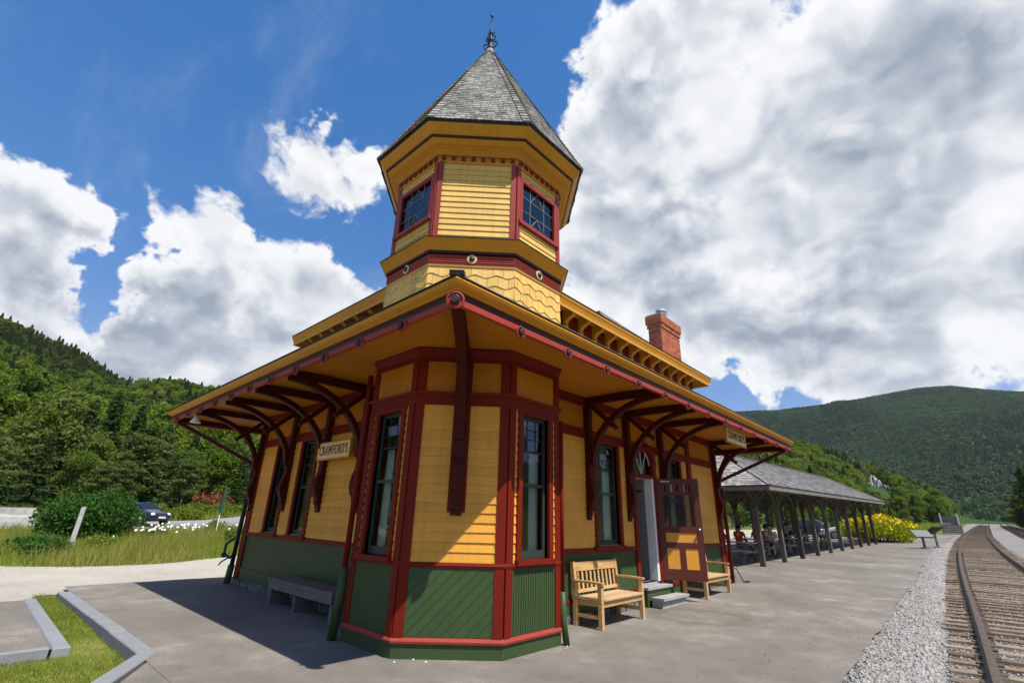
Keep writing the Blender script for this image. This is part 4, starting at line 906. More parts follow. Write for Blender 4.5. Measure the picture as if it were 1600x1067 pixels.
# ---- brackets
def bracket(F, u, reach=1.72, t=.13, top=3.955, scale=1.0, cross=True):
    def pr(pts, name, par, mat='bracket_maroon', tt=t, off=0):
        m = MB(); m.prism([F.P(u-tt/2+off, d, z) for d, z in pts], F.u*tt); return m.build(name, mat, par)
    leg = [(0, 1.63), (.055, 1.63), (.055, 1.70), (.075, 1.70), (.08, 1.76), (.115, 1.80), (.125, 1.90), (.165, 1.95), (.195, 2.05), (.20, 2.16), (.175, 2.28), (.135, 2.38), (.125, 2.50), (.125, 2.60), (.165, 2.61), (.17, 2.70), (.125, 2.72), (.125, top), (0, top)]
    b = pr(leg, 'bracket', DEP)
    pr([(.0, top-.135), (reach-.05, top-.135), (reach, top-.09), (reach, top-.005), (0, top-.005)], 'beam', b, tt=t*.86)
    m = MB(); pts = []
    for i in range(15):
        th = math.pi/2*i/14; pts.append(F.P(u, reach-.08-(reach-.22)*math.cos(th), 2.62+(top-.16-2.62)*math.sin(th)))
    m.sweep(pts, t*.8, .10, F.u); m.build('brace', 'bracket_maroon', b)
    if cross:
        m = MB(); a0, a1 = F.P(u, .10, top-.10), F.P(u, .66, top-.62); m.bar(a0, a1, t*.6, .085); dv = (a1-a0).normalized()
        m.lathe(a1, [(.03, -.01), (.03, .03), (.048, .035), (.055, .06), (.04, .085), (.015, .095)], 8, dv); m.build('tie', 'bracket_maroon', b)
    return b
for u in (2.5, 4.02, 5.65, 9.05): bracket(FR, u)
for u in (-2.05, -3.52, -5.2, -7.08): bracket(FL, u, t=.15)
Fd, Ld = oface(A0, 1); bracket(Fd, Ld/2, reach=2.02, t=.15, cross=False)
def strut(a, b): 
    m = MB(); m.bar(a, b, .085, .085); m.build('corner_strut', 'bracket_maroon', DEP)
strut((WX-.02, 7.25, 2.72), (-2.42, 8.72, 3.78)); strut((9.25, WY-.02, 2.78), (10.72, -2.42, 3.78))
strut((-.65, 7.3, 2.72), (-.65, 8.85, 3.78)); strut((9.3, -.7, 2.78), (10.7, -.7, 3.78))

# ---- upper storey with bracketed cornice
U = (-.55, -.55, 8.72, 5.45)
rectloft('upper_wall', 'maroon', U, [(-.12, 4.6), (0, 4.6), (0, 5.95), (-.12, 5.95)])
rectloft('upper_cornice', 'gold', U, [(-.05, 5.845), (.30, 5.845), (.31, 5.80), (.33, 5.78), (.36, 5.765), (.375, 5.69), (.395, 5.665), (.41, 5.67), (.415, 5.73), (.435, 5.80), (.455, 5.84), (.455, 5.89), (-.05, 5.895)])
rectloft('upper_drip', 'iron', U, [(.30, 5.893), (.468, 5.893), (.472, 5.91), (.30, 5.93)])
rectloft('upper_fillet', 'pale_yellow', U, [(.395, 5.655), (.418, 5.655), (.418, 5.672), (.395, 5.672)])
x0, y0, x1, y1 = U
m = MB(); e = .46; zr = 8.2; yr = (y0+y1)/2; rx = 3.0
m.add([(x0-e, y0-e, 5.905), (x1+e, y0-e, 5.905), (x1+e, y1+e, 5.905), (x0-e, y1+e, 5.905), (x0+rx, yr, zr), (x1-rx, yr, zr)], [(0, 1, 5, 4), (1, 2, 5), (2, 3, 4, 5), (3, 0, 4)]); m.build('upper_roof', 'shingle_pavilion', DEP)
# raised skylight ridge behind the trackside cornice
Fsk = Frame((0, -.95), (1, 0))
m = MB(); m.hexa([(3.6, -.72, 5.9), (9.05, -.72, 5.9), (9.05, .2, 5.9), (3.6, .2, 5.9), (3.6, -.52, 6.42), (9.0, -.60, 6.16), (9.0, .2, 6.16), (3.6, .2, 6.42)]); m.build('roof_curb', 'shingle_pavilion', DEP)
def modillion(F, u, n):
    pts = [(0, 5.42), (.05, 5.44), (.075, 5.50), (.06, 5.56), (.09, 5.62), (.16, 5.66), (.24, 5.69), (.29, 5.74), (.30, 5.845), (0, 5.845)]
    m = MB(); m.prism([F.P(u-.055, d, z) for d, z in pts], F.u*.11); b = m.build('modillion', 'gold', DEP)
    MB().lathe(F.P(u, .30, 5.79), [(.03, -.02), (.032, .02), (.02, .035)], 8, F.n).build('bead', 'pale_yellow', b)
    return b
FuR = Frame((0, y0), (1, 0)); FuL = Frame((x0, 0), (0, -1))
for k in range(13):
    u = 1.55+.56*k; modillion(FuR, u, k)
    strip(FuR, u+.08, u+.48, 0, .014, 5.40, 5.80, 'frieze_panel', 'red')
for k in range(8):
    u = -1.35-.56*k; modillion(FuL, u, k); strip(FuL, u-.48, u-.08, 0, .014, 5.40, 5.80, 'frieze_panel', 'red')

# ---- turret
octloft('turret_skirt', 'pale_yellow', [(1.50, 4.1), (1.575, 4.1), (1.56, 5.36), (1.50, 5.36)])
def scallops(i):
    F, L = oface(1.575, i); rows = 7; h = .185; z = 4.10
    sk = MB().box(F, .02, L-.02, -.06, -.02, 4.1, 5.34).build('shingle_panel', 'pale_yellow', DEP)
    for r in range(rows):
        zz = 4.085+r*h; n = 8; w = L/n; ph = (r % 2)*.5
        for j in range(-1, n+1):
            a = (j+ph)*w; b = a+w; aa, bb = max(a, .0), min(b, L)
            if bb-aa < .02: continue
            wave = lambda u: .028*math.sin(2*math.pi*(u/(w*2)+ph*.5)+r*1.1)
            us = [aa+.003+(bb-aa-.006)*k/4 for k in range(5)]
            zt = min(5.36, zz+h+.05)
            lo = [(u, zz+wave(u)) for u in us]; dz = -.012*(zz-4.1); m = MB()
            pts = [F.P(u, dz+.022, z_) for u, z_ in lo]+[F.P(us[-1], dz+.004, zt), F.P(us[0], dz+.004, zt)]
            back = [F.P(u, dz-.004, z_) for u, z_ in lo]+[F.P(us[-1], dz-.006, zt), F.P(us[0], dz-.006, zt)]
            k = len(pts); m.add(pts+back, [tuple(range(k)), tuple(range(2*k-1, k-1, -1))]+[(q, q+k, (q+1) % k+k, (q+1) % k) for q in range(k)])
            m.build('shingle', 'pale_yellow', sk, recalc=False)
for i in range(3): scallops(i)
octloft('skirt_fillet', 'pale_yellow', [(1.55, 5.352), (1.585, 5.352), (1.59, 5.372), (1.55, 5.378)])
octloft('medallion_band', 'tower_red', [(1.50, 5.372), (1.568, 5.372), (1.575, 5.41)]+[(1.575+.012*(k % 2), 5.415+.019*k) for k in range(9)]+[(1.50, 5.59)])
for i in range(3):
    F, L = oface(1.59, i)
    b = MB().lathe(F.P(L/2, -.004, 5.485), [(.082, 0), (.082, .012), (.066, .018), (.05, .012)], 20, F.n).build('medallion', 'medallion', DEP)
    MB().lathe(F.P(L/2, .0, 5.485), [(.045, 0), (.045, .02), (.03, .035), (.01, .038)], 14, F.n).build('medallion_boss', 'boss', b, smooth=True)
octloft('skirt_maroon_band', 'maroon', [(1.50, 5.585), (1.60, 5.585), (1.605, 5.63), (1.50, 5.63)])  # thin maroon band between the medallion band and the skirt cornice
octloft('skirt_cornice', 'gold', [(1.50, 5.63), (1.605, 5.63), (1.615, 5.645), (1.69, 5.765), (1.715, 5.78), (1.72, 5.80), (1.50, 5.81)])
octloft('skirt_drip', 'iron', [(1.60, 5.80), (1.73, 5.80), (1.732, 5.815), (1.54, 5.875), (1.54, 5.85)])
A2 = 1.5425
for i in range(8):
    F, L = oface(A2, i); win = i % 2 == 0; e = .085
    op = [(L/2-.44, L/2+.44, 6.36, 7.16)] if win else []
    w = core(F, 0, L, 5.7, 7.55, op, th=.06, name='turret_wall'); w.data.materials[0] = M['interior_dark']
    if i < 4:
        if win:
            clapboards(F, e, L-e, 5.83, 6.27, w, 'pale_yellow', .112); clapboards(F, e, L-e, 7.23, 7.42, w, 'pale_yellow', .1)
        else: clapboards(F, e, L-e, 5.83, 7.40, w, 'pale_yellow', .112)
    else: clapboards(F, e, L-e, 5.83, 7.42, w, 'pale_yellow', .112, single=False)
    for u0, u1 in ((0, e), (L-e, L)): strip(F, u0, u1, 0, .036, 5.8, 7.44, 'corner_board', 'tower_red')
    if win:
        a, b = L/2-.44, L/2+.44; m = MB()
        m.box(F, a-.06, a, -.03, .04, 6.30, 7.22); m.box(F, b, b+.06, -.03, .04, 6.30, 7.22); m.box(F, a-.06, b+.06, -.03, .042, 7.16, 7.23)
        m.box(F, a-.10, b+.10, -.03, .075, 6.265, 6.33); tw = m.build('window', 'tower_red', DEP)
        m = MB(); us = [a, a+.25, b-.25, b]; zs = [6.33, 6.62, 6.90, 7.16]
        for u in us[1:3]: m.box(F, u-.006, u+.006, -.03, -.008, 6.33, 7.16)
        for z_ in zs[1:3]: m.box(F, a, b, -.031, -.007, z_-.005, z_+.005)
        m.bar(F.P(L/2, -.018, 6.62), F.P(a+.25, -.018, 6.36), .012, .012, F.n); m.bar(F.P(L/2, -.018, 6.62), F.P(b-.25, -.018, 6.36), .012, .012, F.n)
        m.bar(F.P(L/2, -.018, 7.15), F.P(a+.25, -.018, 6.90), .012, .012, F.n); m.bar(F.P(L/2, -.018, 7.15), F.P(b-.25, -.018, 6.90), .012, .012, F.n)
        m.build('leading', 'interior_grey', tw)
        for x in range(3):
            for y in range(3):
                hw, hh = (us[x+1]-us[x])/2, (zs[y+1]-zs[y])/2; me = bpy.data.meshes.new('pane'); me.from_pydata([(-hw, 0, -hh), (hw, 0, -hh), (hw, 0, hh), (-hw, 0, hh)], [], [(0, 1, 2, 3)])
                link('pane', me, 'tower_glass', tw, matrix=F.mat((us[x]+us[x+1])/2, -.018, (zs[y]+zs[y+1])/2) @ Matrix.Rotation(random.gauss(0, .035), 4, 'X') @ Matrix.Rotation(random.gauss(0, .035), 4, 'Z'))
    # dentils
    n = 8; Fd2, Ld2 = oface(A2+.03, i)
    for k in range(n):
        u = Ld2*(k+.5)/n; m = MB(); m.box(Fd2, u-.036, u+.036, -.04, .035, 7.465, 7.545); d_ = m.build('dentil', 'tower_red', DEP)
        if i < 4: MB().lathe(Fd2.P(u, .034, 7.49), [(.024, 0), (.022, .015), (.008, .024)], 7, Fd2.n).build('dentil_bead', 'boss', d_)
octloft('turret_frieze', 'gold', [(1.48, 7.41), (A2+.032, 7.41), (A2+.036, 7.455), (A2+.028, 7.462), (A2+.028, 7.552), (1.48, 7.552)])
octloft('turret_cornice', 'gold', [(1.45, 7.55), (A2+.075, 7.55), (A2+.08, 7.575), (1.66, 7.60), (1.665, 7.625), (1.70, 7.635), (1.705, 7.66), (1.75, 7.67), (1.80, 7.71), (1.82, 7.745), (1.80, 7.76), (1.45, 7.76)])
octloft('turret_red_line', 'maroon', [(1.6, 7.742), (1.835, 7.742), (1.85, 7.785), (1.6, 7.785)])
octloft('turret_fascia', 'gold', [(1.6, 7.78), (1.86, 7.78), (1.885, 7.80), (1.955, 7.90), (1.975, 7.94), (1.6, 7.95)])
octloft('turret_eave', 'iron', [(1.6, 7.94), (1.99, 7.945), (2.0, 7.975), (1.6, 8.0)])
# turret roof
APEX = Vector((0, 0, 12.29)); ZE = 7.985; AE = 2.0
m = MB(); v = octa(AE-.03); m.add([(x, y, ZE-.01) for x, y in v]+[(0, 0, 12.25)], [(i, (i+1) % 8, 8) for i in range(8)]); troof = m.build('turret_roof', 'shingle_tower', DEP)
def roof_shingles(name, A, B, C_, Dp, exp, wr, mat, parent, t=.012, seed=1, ang=0):
    """courses of shingles on the planar quad A-B (eave) C_-Dp (top, above B, A)"""
    A, B, C_, Dp = map(Vector, (A, B, C_, Dp)); n = (B-A).cross(Dp-A).normalized()
    if n.z < 0: n = -n
    H = ((Dp+C_)/2-(A+B)/2).length; rows = max(2, int(H/exp)); m = MB(); rr = random.Random(seed)
    for r in range(rows):
        f0, f1 = r/rows, min(1, (r+1.25)/rows)
        L0, R0_ = A.lerp(Dp, f0), B.lerp(C_, f0); L1, R1_ = A.lerp(Dp, f1), B.lerp(C_, f1); W_ = (R0_-L0).length; s = 0
        while s < 1-1e-6:
            w = rr.uniform(*wr)/max(W_, .05); e_ = min(1, s+w); 
            if 1-e_ < .25*w: e_ = 1
            g = .0035/max(W_, .05); a, b = s+g, e_-g; lift = t+rr.uniform(0, t*.6); j = rr.uniform(-.10, .10)*exp*f0*0
            dn = (A-Dp).normalized()*rr.uniform(-.006, .012)
            p = [L0.lerp(R0_, a)+dn, L0.lerp(R0_, b)+dn, L1.lerp(R1_, b), L1.lerp(R1_, a)]
            q = [p[0]+n*lift, p[1]+n*lift, p[2]+n*.003, p[3]+n*.003]
            m.add([p[0], p[1]]+q, [(2, 3, 4, 5), (0, 1, 3, 2), (0, 2, 5), (1, 4, 3)]); s = e_
    return m.build(name, mat, parent, recalc=False, kind='stuff')
for i in range(8):
    a, b = v[i], v[(i+1) % 8]; a = Vector((a[0], a[1], ZE)); b = Vector((b[0], b[1], ZE)); a_ = a*(AE+.02)/(AE-.03); b_ = b*(AE+.02)/(AE-.03); a_.z = b_.z = ZE-.01
    f = .955; top = Vector((0, 0, 12.27))
    roof_shingles('roof_shingles', a_, b_, b_.lerp(top, f), a_.lerp(top, f), .095, (.08, .17), 'shingle_tower', troof, t=.009, seed=i)
    n1 = (b_-a_).normalized()
    m2 = MB()   # hip saddle boards
    for k in range(36):
        p = a_.lerp(top, k/36*.96); q = a_.lerp(top, min(.975, (k+1.25)/36*.96)); w_ = .10*(1-k/36)+.035
        for s_, o_ in ((1, b_), (-1, Vector((v[i-1][0], v[i-1][1], ZE)))):
            dr = (o_-a_).normalized(); nn = dr.cross(top-a_); nn = nn.normalized() if nn.z > 0 else -nn.normalized()
            m2.add([p+nn*.030, p+dr*w_+nn*.034, q+dr*w_*.97+nn*.016, q+nn*.014, p+nn*.008, p+dr*w_+nn*.008], [(0, 1, 2, 3), (4, 5, 1, 0), (5, 2, 1)])
    m2.build('hip_shingles', 'shingle_tower', troof, recalc=False, kind='stuff')
MB().lathe((0, 0, 12.05), [(.13, 0), (.10, .12), (.06, .24), (.02, .26)], 8).build('roof_cap', 'shingle_tower', troof)
m = MB(); m.lathe((0, 0, 12.2), [(.10, 0), (.10, .05), (.05, .1), (.035, .3), (.06, .33), (.06, .37), (.03, .42), (.028, .55), (.05, .58), (.05, .6), (.02, .64), (.014, 1.15), (.035, 1.18), (.04, 1.24), (.02, 1.3), (.004, 1.33)], 10)
fin = m.build('finial', 'iron', DEP, smooth=True)
for k in range(4):
    a = k*math.pi/2+.4; dx, dy = math.cos(a), math.sin(a); m = MB()
    pts = [(dx*.05, dy*.05, 12.28), (dx*.15, dy*.15, 12.30), (dx*.19, dy*.19, 12.40), (dx*.13, dy*.13, 12.47), (dx*.08, dy*.08, 12.42)]; m.tube(pts, .017, 5)
    m.tube([(dx*.04, dy*.04, 12.5), (dx*.11, dy*.11, 12.55), (dx*.13, dy*.13, 12.64), (dx*.07, dy*.07, 12.68)], .014, 5); m.tube([(dx*.03, dy*.03, 12.72), (dx*.09, dy*.09, 12.78), (dx*.06, dy*.06, 12.84)], .012, 5); m.build('scroll', 'iron', fin)

# ---- chimney
ch = MB(); cx0, cx1, cy0, cy1 = 7.68, 9.02, -.20, .22
def bricks(m, x0, x1, y0, y1, z0, z1, bl=.19, bh=.066):
    k = int((z1-z0)/bh)
    for r in range(k):
        za, zb_ = z0+r*bh+.004, z0+(r+1)*bh-.004; off = (r % 2)*bl/2
        for (ax, lo, hi, fx) in ((0, x0, x1, y0), (1, y0, y1, x0), (1, y0, y1, x1)):
            s = lo-off
            while s < hi:
                a, b = max(lo, s+.004), min(hi, s+bl-.004); s += bl
                if b-a < .02: continue
                if ax == 0: m.wbox(a, b, fx-.008, fx+.02, za, zb_)
                elif fx == x0: m.wbox(fx-.008, fx+.02, a, b, za, zb_)
                else: m.wbox(fx-.02, fx+.008, a, b, za, zb_)
chim = MB().wbox(cx0, cx1, cy0, cy1, 5.9, 7.62).wbox(cx0-.06, cx1+.06, cy0-.06, cy1+.06, 7.55, 7.84).wbox(cx0-.02, cx1+.02, cy0-.02, cy1+.02, 7.84, 7.88).build('chimney', 'mortar', DEP)
m = MB(); bricks(m, cx0, cx1, cy0, cy1, 5.9, 7.40); bricks(m, cx0-.03, cx1+.03, cy0-.03, cy1+.03, 7.40, 7.55); bricks(m, cx0-.06, cx1+.06, cy0-.06, cy1+.06, 7.55, 7.84); m.build('bricks', 'brick', chim, recalc=False, kind='stuff')
m = MB(); m.lathe((8.25, 0, 7.86), [(.13, 0), (.13, .16), (.19, .17), (.19, .20), (.13, .21), (.13, .26), (.2, .28), (.15, .36), (.02, .40)], 12); m.build('flue_cap', 'galv', chim, smooth=False)

# ---- doorway, steps, door
strip(FR, 4.20, 4.34, -.10, .055, .36, 3.15, 'door_casing', 'red'); strip(FR, 5.20, 5.34, .0, .055, .36, 3.15, 'door_casing', 'red')
mt_ = MB(); pts = []; cxd = 4.77
arc = [(cxd+.43*math.cos(t_)*1.0, 2.88+.36*math.sin(t_)) for t_ in np.linspace(0, math.pi, 15)]
out = [(cxd+.58*math.cos(t_), 2.88+.52*math.sin(t_)) for t_ in np.linspace(0, math.pi, 15)]
for k in range(14):
    a, b, c, d = arc[k], arc[k+1], out[k+1], out[k]; mt_.hexa([FR.P(*x) for x in ((a[0], -.10, a[1]), (b[0], -.10, b[1]), (c[0], -.10, c[1]), (d[0], -.10, d[1]), (a[0], .065, a[1]), (b[0], .065, b[1]), (c[0], .065, c[1]), (d[0], .065, d[1]))])
mt_.box(FR, 4.20, 5.34, -.10, .06, 2.575, 2.64); mt_.box(FR, 4.34, 4.36, -.09, .05, 2.64, 2.9); mt_.box(FR, 5.18, 5.20, -.09, .05, 2.64, 2.9)
tr = mt_.build('transom', 'red', DEP)
MB().prism([FR.P(5.19, -.05, 2.64)]+[FR.P(x, -.05, z) for x, z in arc]+[FR.P(4.35, -.05, 2.64)], FR.n*.006).build('pane', 'leaded_glass', tr)
m = MB()
for k in (4, 7, 10): m.bar(FR.P(cxd, -.035, 2.64), FR.P(arc[k][0], -.035, arc[k][1]), .014, .014, FR.n)
m.tube([FR.P(cxd+.40*math.cos(t_), -.03, 2.88+.335*math.sin(t_)) for t_ in np.linspace(0, math.pi, 15)], .012, 5); m.build('leading', 'white_paint', tr)
# vestibule
m = MB(); m.box(FR, 4.30, 4.34, -1.2, -.10, .4, 2.6); m.box(FR, 5.20, 5.24, -1.2, -.10, .4, 2.6); m.box(FR, 4.30, 5.24, -1.2, -.14, 2.575, 2.62); m.build('vestibule', 'white_paint', DEP)
dr = MB().box(FR, 5.10, 5.14, -1.1, -.16, .44, 2.56).build('inner_door', 'interior_grey', DEP); MB().box(FR, 5.092, 5.10, -.40, -.22, 2.28, 2.33).build('door_plate', 'iron', dr)
strip(FR, 5.10, 5.20, -.155, .03, .44, 2.575, 'door_jamb', 'white_paint')
strip(FR, 4.34, 5.20, -1.2, .0, .38, .43, 'threshold', 'grey_paint')
st = MB().box(FR, 4.25, 5.30, .0, .20, .0, .34).build('door_step', 'green', DEP); MB().box(FR, 4.22, 5.33, .0, .24, .34, .385).build('tread', 'grey_post', st)
st = MB().box(FR, 4.35, 5.45, .24, .46, .0, .17).build('door_step', 'pale_concrete', DEP); MB().box(FR, 4.30, 5.50, .24, .52, .17, .215).build('tread', 'grey_post', st)
# open outer door leaf
Dd = Vector((.42, -.83, 0)).normalized(); FD = Frame((5.30, WY-.05), (Dd.x, Dd.y)); DW = .92
dl = MB()
def dbox(m, u0, u1, z0, z1, d0=-.022, d1=.022): m.box(FD, u0, u1, d0, d1, z0, z1)
for a in ((0, .13, .46, 2.59), (DW-.13, DW, .46, 2.59), (.13, DW-.13, .46, .68), (.13, DW-.13, 1.10, 1.22), (.13, DW-.13, 1.42, 1.56), (.13, DW-.13, 2.22, 2.30), (.13, DW-.13, 2.46, 2.59), (DW/2-.06, DW/2+.06, .68, 1.10)): dbox(dl, *a)
for k in range(6):
    u = .13+(DW-.26)*k/5; dbox(dl, max(.13, u-.045), min(DW-.13, u+.045), 2.30, 2.46)
paint('door_brown', (.115, .028, .018), .4, .05); dleaf = dl.build('door', 'door_brown', DEP)
for a in ((.13, DW/2-.06, .68, 1.10), (DW/2+.06, DW-.13, .68, 1.10), (.13, DW-.13, 1.22, 1.42)): m = MB(); dbox(m, *a, -.010, .010); m.build('door_panel', 'yellow', dleaf)
m = MB(); m.box(FD, .13, DW-.13, -.003, .003, 1.56, 2.22); m.build('pane', 'door_glass', dleaf)
MB().lathe(FD.P(DW-.07, .022, 1.5), [(.012, 0), (.012, .04), (.03, .05), (.028, .075), (.01, .085)], 12, FD.n).build('door_knob', 'chrome', dleaf, smooth=True)
m = MB(); m.box(FD, .10, .30, .022, .025, 2.515, 2.535); m.build('door_plate', 'white_paint', dleaf)
for z_ in (.75, 1.55, 2.35): MB().box(FD, -.03, .05, -.035, -.02, z_, z_+.1).build('hinge', 'iron', dleaf)

# ---- downspouts
def downspout(pts, boot, r=.042, col='red'):
    o = MB().tube(pts, r, 10).build('downspout', col, DEP, smooth=True)
    MB().tube(boot, r*1.5, 12).build('downspout_boot', 'green', o, smooth=True); return o
va = octa(A0+.10)
downspout([(-1.585, .66, .85), (-1.585, .66, 3.3), (-1.585, .66, 3.74)], [(-1.62, .70, 0), (-1.59, .67, .55), (-1.585, .66, .9)])
downspout([(.605, -1.565, .62), (.605, -1.565, 3.09)], [(.64, -1.60, 0), (.61, -1.57, .3), (.605, -1.565, .66)], .03)
downspout([(9.32, -.86, .12), (9.36, -.86, 1.5), (9.32, -.86, 2.6)], [(9.34, -.86, .0), (9.34, -.86, .15)], .05)
downspout([(-.80, 7.32, .3), (-.78, 7.30, 2.7)], [(-.82, 7.34, -.03), (-.80, 7.32, .4)], .05, 'iron')
m = MB(); m.tube([(-.86, 7.35, .55), (-.95, 7.55, .62), (-.93, 7.6, .85), (-.82, 7.45, .98)], .03, 7); m.tube([(-.86, 7.30, .6), (-.98, 7.55, .45), (-1.0, 7.6, .38)], .018, 6); m.lathe((-.95, 7.55, .55), [(.05, 0), (.06, .08), (.03, .12)], 8); m.build('hose_bib', 'iron', DEP)

# ================================================================== things at the depot
def text_mesh(body, size, ext):
    c = bpy.data.curves.new('t', 'FONT'); c.body = body; c.size = size; c.extrude = ext; c.align_x = 'CENTER'; c.align_y = 'CENTER'; c.space_character = 1.12; c.offset = .0
    o = bpy.data.objects.new('t', c); COL.objects.link(o); bpy.context.view_layer.update()
    me = bpy.data.meshes.new_from_object(o.evaluated_get(bpy.context.evaluated_depsgraph_get())); bpy.data.objects.remove(o); return me
TXT = text_mesh("CRAWFORD'S", .19, .004)
def hanging_sign(F, u0, u1, z0, z1, d, label, straps):
    root = thing('station_sign', label, 'sign', F.P((u0+u1)/2, d, z0)); inv = Matrix.Translation(-root.location)
    def fix(o): o.matrix_local = inv @ o.matrix_local; return o
    b = fix(MB().box(F, u0, u1, d-.022, d+.022, z0, z1).build('board', 'cream_sign', root))
    m = MB(); e = .022
    for a in ((u0-.01, u1+.01, z1-.004, z1+e), (u0-.01, u1+.01, z0-e, z0+.004)): m.box(F, a[0], a[1], d-.028, d+.028, a[2], a[3])
    m.box(F, u0-.012, u0+.008, d-.0275, d+.0275, z0, z1); m.box(F, u1-.008, u1+.012, d-.0275, d+.0275, z0, z1); fix(m.build('sign_frame', 'gold', root))
    for s_ in (1, -1):
        xs = [v_.co.x for v_ in TXT.vertices]; sx = (u1-u0-.16)/(max(xs)-min(xs)); sy = (z1-z0)*.60/(.19*.70)
        mt = F.mat((u0+u1)/2, d+s_*.026, (z0+z1)/2) @ (Matrix.Rotation(0 if s_ > 0 else math.pi, 4, 'Z')) @ Matrix.Rotation(math.pi/2, 4, 'X') @ Matrix.Diagonal((sx, sy, 1, 1))
        link('lettering', TXT, 'letter_brown', root, matrix=inv @ mt)
    for (a, b_, w) in straps:
        m = MB(); m.bar(a, b_, w, .012 if w < .06 else .05, F.n); fix(m.build('strap', 'cream_sign' if w < .06 else 'red', root))
    return root
F1 = Frame((0, -2.30), (1, 0))
hanging_sign(F1, 5.96, 7.27, 3.44, 3.74, 0, 'cream station name sign hanging from the trackside eave on two straps', [((6.05, -2.30, 3.74), (6.05, -2.30, 3.935), .045), ((6.95, -2.30, 3.74), (6.95, -2.30, 3.935), .045)])
F2 = Frame((-.90, 0), (0, -1))
hanging_sign(F2, -3.52, -2.25, 2.63, 2.94, .0, 'cream station name sign fixed to the bracket on the end wall', [((-.90, 3.55, 2.88), (-.70, 3.55, 2.88), .09), ((-.90, 3.55, 2.70), (-.70, 3.55, 2.70), .09)])
# wooden garden benches
def bench(loc, rz, label, W_=1.45):
    root = thing('wooden_bench', label, 'bench', loc, rz, 'wooden benches on the platform'); h = W_/2
    L = lambda m, n, mat='bench_wood': m.build(n, mat, root)
    for x in (-h+.035, h-.035):
        L(MB().wbox(x-.035, x+.035, -.55, -.48, 0, .64), 'leg'); m = MB(); m.sweep([(x, -.03, 0), (x, -.03, .42), (x, .03, .95)], .07, .07, (1, 0, 0)); L(m, 'leg')
        m = MB(); m.sweep([(x, -.58, .655), (x, -.3, .665), (x, -.02, .66)], .085, .03, (1, 0, 0)); L(m, 'armrest'); L(MB().wbox(x-.03, x+.03, -.48, -.06, .14, .19), 'side_rail'); L(MB().wbox(x-.03, x+.03, -.48, -.06, .32, .40), 'side_rail')
    L(MB().wbox(-h+.07, h-.07, -.54, -.50, .31, .40), 'front_rail'); L(MB().wbox(-h+.07, h-.07, -.05, -.01, .31, .40), 'back_rail')
    for k in range(7): L(MB().wbox(-h+.0 if k else -h+.07, h-.0 if k else h-.07, -.575+.078*k, -.575+.078*k+.068, .405, .43), 'seat_slat', 'bench_seat')
    m = MB(); m.hexa([(-h+.07, -.022, .80), (h-.07, -.022, .80), (h-.07, .018, .80), (-h+.07, .018, .80), (-h+.07, .0, .94), (h-.07, .0, .94), (h-.07, .04, .94), (-h+.07, .04, .94)]); L(m, 'top_rail')
    L(MB().wbox(-h+.07, h-.07, -.045, -.01, .47, .52), 'lower_rail')
    n = 10
    for k in range(n):
        x = -h+.14+(W_-.28)*k/(n-1); m = MB(); m.bar((x, -.03, .50), (x, .0, .82), .05, .018, (0, 1, 0)); L(m, 'back_slat')
    return root
bench((2.54, -.86, .0), R(1), 'honey coloured slatted wooden bench beside the turret bay')
bench((6.85, -.86, gzf(6.85, -.8)), R(0), 'slatted wooden bench half hidden behind the open depot door')
r = thing('concrete_bench', 'low grey stone slab bench against the end wall', 'bench', (-1.0, 2.75, 0))
def rel(m, n, mat, root): 
    o = m.build(n, mat, root); o.location = -root.location; return o
rel(MB().wbox(-1.26, -.80, 1.50, 4.0, .40, .46), 'seat', 'old_wood', r); rel(MB().wbox(-1.245, -1.20, 1.53, 3.97, .28, .40), 'apron', 'old_wood', r)
for y in (1.56, 2.85, 3.88): rel(MB().wbox(-1.20, -.84, y, y+.07, -.01, .40), 'leg', 'old_wood', r)
# flood light under the left eave and small lamp under the right eave
r = thing('flood_light', 'small white flood light clipped under the end eave', 'lamp', (-2.40, 7.0, 3.55)); m = MB(); m.lathe((0, 0, 0), [(.12, 0), (.05, .12), (.03, .16)], 10); m.build('shade', 'white_paint', r); m = MB(); m.tube([(0, 0, .14), (0, 0, .40)], .02, 6); m.build('stem', 'iron', r)
r = thing('pendant_bulb', 'small bare bulb under the trackside soffit', 'lamp', (4.3, -1.6, 3.74)); m = MB(); m.lathe((0, 0, 0), [(.01, 0), (.05, .03), (.055, .07), (.03, .12)], 10); m.build('bulb', 'lamp_glass', r, smooth=True); m = MB(); m.lathe((0, 0, .12), [(.035, 0), (.04, .09)], 8); m.build('socket', 'white_paint', r)
r = thing('boot_scraper', 'thin black iron boot scraper beside the depot corner', 'scraper', (9.75, -1.0, gzf(9.75, -1))); m = MB(); m.bar((0, 0, 0), (-.12, .12, .35), .02, .02); m.bar((0, 0, .015), (.14, -.1, .03), .07, .03); m.bar((-.12, .12, .35), (-.4, .3, .36), .02, .02); m.build('frame', 'iron', r)

